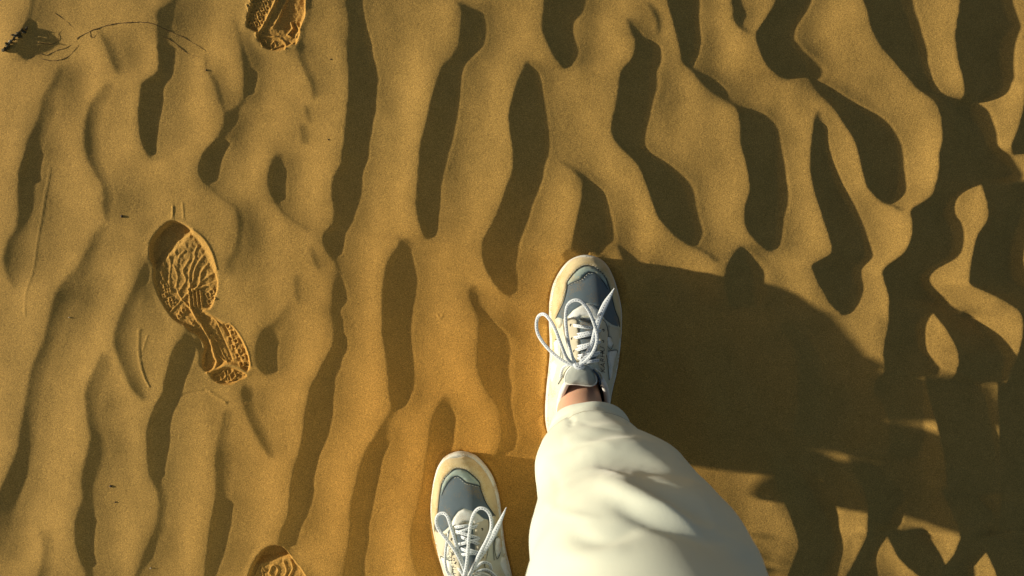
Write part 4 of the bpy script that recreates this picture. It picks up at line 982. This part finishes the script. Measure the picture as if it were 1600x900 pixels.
FOLD = [
 ([(884,650),(893,657),(890,668)], -.003, 5), ([(905,645),(925,640),(950,645)], .002, 8),
 ([(880,690),(940,672),(985,670)], .005, 10), ([(862,712),(930,684),(985,682),(1030,700)], -.003, 9),
 ([(900,712),(970,694),(1030,700),(1068,718)], .008, 12), ([(930,728),(975,722),(1020,728),(1085,752)], -.006, 14),
 ([(985,740),(1035,768),(1090,812),(1135,852)], -.009, 20), ([(930,748),(1000,775),(1065,808),(1130,845),(1185,872)], .010, 16),
 ([(960,788),(1008,810),(1070,828),(1150,858)], -.007, 13), ([(890,830),(940,845),(1000,822)], -.004, 12), ([(870,862),(920,872),(980,850)], .003, 16),
 ([(866,704),(910,690),(960,702)], .0018, 5), ([(885,748),(930,733),(985,748)], .0016, 5), ([(1005,700),(1030,704),(1052,722)], -.0016, 5), ([(846,782),(880,802),(935,812)], .002, 6),
 ([(1035,795),(1080,822),(1125,858)], .002, 6), ([(955,765),(1010,790),(1050,800)], .0018, 5), ([(900,655),(930,668),(975,672)], -.0015, 4), ([(1090,770),(1110,800),(1118,840)], .002, 6), ([(858,730),(872,760),(868,800)], -.0015, 6)]
frs = trouser_leg(FR, FOLD, 4, .01); rrs = trouser_leg(RR, [], 8, .01)
V, F = legs_mesh([frs, rrs])
# waist joining both legs
me = mesh('trousers', V, F); bmo = bmesh.new(); bmo.from_mesh(me)
wr = []
for z, rx, ry in ((.86, .165, .118), (.92, .175, .122), (.98, .172, .118), (1.03, .160, .110)):
    wr.append([bmo.verts.new(plan(838, 892, z)+Vector((rx*math.cos(t), ry*math.sin(t), 0))) for t in np.linspace(0, 2*math.pi, 48, endpoint=False)])
for a, b in zip(wr[:-1], wr[1:]):
    for k in range(48): bmo.faces.new((a[k], a[(k+1) % 48], b[(k+1) % 48], b[k]))
bmo.faces.new(wr[-1]); bmo.faces.new(wr[0][::-1])
bmesh.ops.recalc_face_normals(bmo, faces=bmo.faces[:])
for f in bmo.faces: f.smooth = len(f.verts) < 8
bmo.to_mesh(me); bmo.free()
tr = link('trousers', me, M_TROU); put(tr, person)
# hem stitching: a raised line a finger above each hem
for px, py, pz, n, m in (frs, rrs):
    i = int(np.argmin(np.abs(pz[:, 0]-.1425)))
    w = [plan(x, y, z) for x, y, z in zip(px[i], py[i], pz[i])]
    c_ = sum(w, Vector())/len(w); w = [c_+(p-c_)*1.004 for p in w]
    o = tube('hem_seam', w, .0008, M_HEM, 5, True); put(o, tr) if False else put(o, person)

# ============================ small things ==================================
def gplan(x, y, dz=0.0):
    a, b = on_swell(x, y); return plan(a, b, ground_at(a, b)+dz)
M_ROOT = mat('dry_root', (.10, .06, .02), .9); M_DEB = mat('dead_plant', (.07, .055, .025), .9, (400, .0005, 'noise'), (200, .5))
M_PEB = mat('dark_pebble', (.05, .035, .02), .7, None, (300, .3)); M_PEBL = mat('pale_pebble', (.55, .47, .33), .7, None, (300, .2))
def strand(name, pts, rad, lab, material=M_ROOT, lift=.0002, parent=None, taper=True):
    q = catmull(pts, 3.0); rn = np.random.RandomState(int(pts[0][0]))
    w = [gplan(x+rn.uniform(-.4, .4), y+rn.uniform(-.4, .4), lift+.0004*math.sin(i*.7)) for i, (x, y) in enumerate(q[:, :2])]
    n = len(w); rads = [rad*(1-.55*abs(2*i/(n-1)-.7)) for i in range(n)]
    c0 = w[0].copy(); o = tube(name, [p-c0 for p in w], rad, material, 5, False, rads); o.location = c0
    if lab: tag(o, lab, 'root', 'hair-thin roots on the sand')
    return o
strand('rootlet', [(62,91),(75,94),(88,94),(105,88),(116,78),(122,70)], .0006, 'fine root curving along the bottom of the tangle, near the top left')
strand('rootlet', [(121,62),(124,58),(135,53),(150,47),(175,40),(210,37),(240,39),(265,49),(290,60),(310,72),(328,84)], .0007, 'long thin brown root arching across two ripples near the top left')
strand('rootlet', [(255,58),(272,66),(288,80),(300,86),(312,89)], .0005, 'short fine root under the far end of the long arching root')
strand('rootlet', [(60,66),(70,68),(85,67),(92,60),(91,52),(98,47)], .0005, 'hair-thin root hooked back on itself right of the dead sprig')
strand('rootlet', [(62,82),(70,86),(85,79),(105,73),(118,66)], .0005, 'faint root running between the hooked and the bottom root')
strand('rootlet', [(85,20),(95,27),(105,34),(112,42)], .0004, 'faint straight rootlet above the arching root')
strand('rootlet', [(142,50),(143,58),(148,60),(155,53)], .0004, 'tiny curl hanging under the arching root')
def lump(name, x, y, r, m, lab, cat, seed):
    rn = random.Random(seed); bm_ = bmesh.new(); bmesh.ops.create_icosphere(bm_, subdivisions=2, radius=r)
    sx, sy = rn.uniform(.8, 1.2), rn.uniform(.75, 1.1)
    for v in bm_.verts:
        k = 1+rn.uniform(-.16, .16); v.co = Vector((v.co.x*sx*k, v.co.y*sy*k, v.co.z*.75*k))
    me = bpy.data.meshes.new(name); bm_.to_mesh(me); bm_.free(); me.polygons.foreach_set('use_smooth', [True]*len(me.polygons))
    o = link(name, me, m); o.location = gplan(x, y, r*.35); tag(o, lab, cat); return o
lump('pebble', 190, 338, .0024, M_PEB, 'dark crumb casting a short shadow above the footprint', 'pebble', 1)
lump('pebble', 172.5, 760, .0019, M_PEB, 'larger of the two dark specks low on a ripple at lower left', 'pebble', 2)
lump('pebble', 180, 785, .0013, M_PEB, 'smaller dark speck just below the other at lower left', 'pebble', 3)
lump('pebble', 109, 496, .0014, M_PEBL, 'pale grain on the ripple left of the footprint', 'pebble', 4)
lump('pebble', 517, 93, .0011, M_PEB, 'tiny dark grain left of the tall shaded trough, near the top', 'pebble', 5)
lump('pebble', 514, 219, .0011, M_PEB, 'tiny dark grain on the crest above the middle of the left half', 'pebble', 6)
lump('pebble', 234, 889, .0016, M_PEBL, 'sandy crumb near the bottom edge at lower left', 'pebble', 7)
lump('pebble', 323, 110, .0015, M_PEB, 'dark crumb in the crease below the long arching root', 'pebble', 8)
# dead sprig: stem with short stubs and dark buds
sp = root('dead_sprig', gplan(28, 62), 'dead plant sprig with dark buds leaning out of the sand at the top left corner', 'dead plant')
loc = sp.location
def hang(o): o.parent = sp; return o
def stalk(pts, r):
    w = [gplan(x, y, z)-loc for x, y, z in pts]; w2 = catmull([tuple(p) for p in w], .003)
    return hang(tube('stem', [Vector(p) for p in w2], r, M_DEB, 6, False, [r*(1-.5*i/len(w2)) for i in range(len(w2))]))
stalk([(10,80,.002),(18,73,.004),(27,64,.005),(36,54,.005),(40,47,.002)], .0016)
stalk([(27,64,.005),(30,60,.007),(33,62,.009)], .0012); stalk([(18,73,.004),(14,70,.006)], .0010)
rn = random.Random(3)
for k in range(22):
    t = rn.random(); x = 10+34*t+rn.uniform(-2.5, 2.5); y = 80-34*t+rn.uniform(-2.5, 2.5)
    bm_ = bmesh.new(); r = rn.uniform(.0016, .0034); bmesh.ops.create_icosphere(bm_, subdivisions=1, radius=r)
    for v in bm_.verts: v.co = Vector((v.co.x*.7, v.co.y*1.5, v.co.z))*rn.uniform(.8, 1.25)
    me = bpy.data.meshes.new('bud'); bm_.to_mesh(me); bm_.free(); o = link('bud', me, M_DEB if rn.random() < .8 else M_PEBL); o.rotation_euler = (rn.random()*3, rn.random()*3, rn.random()*3)
    o.location = gplan(x, y, rn.uniform(.0005, .0045))-loc; hang(o)
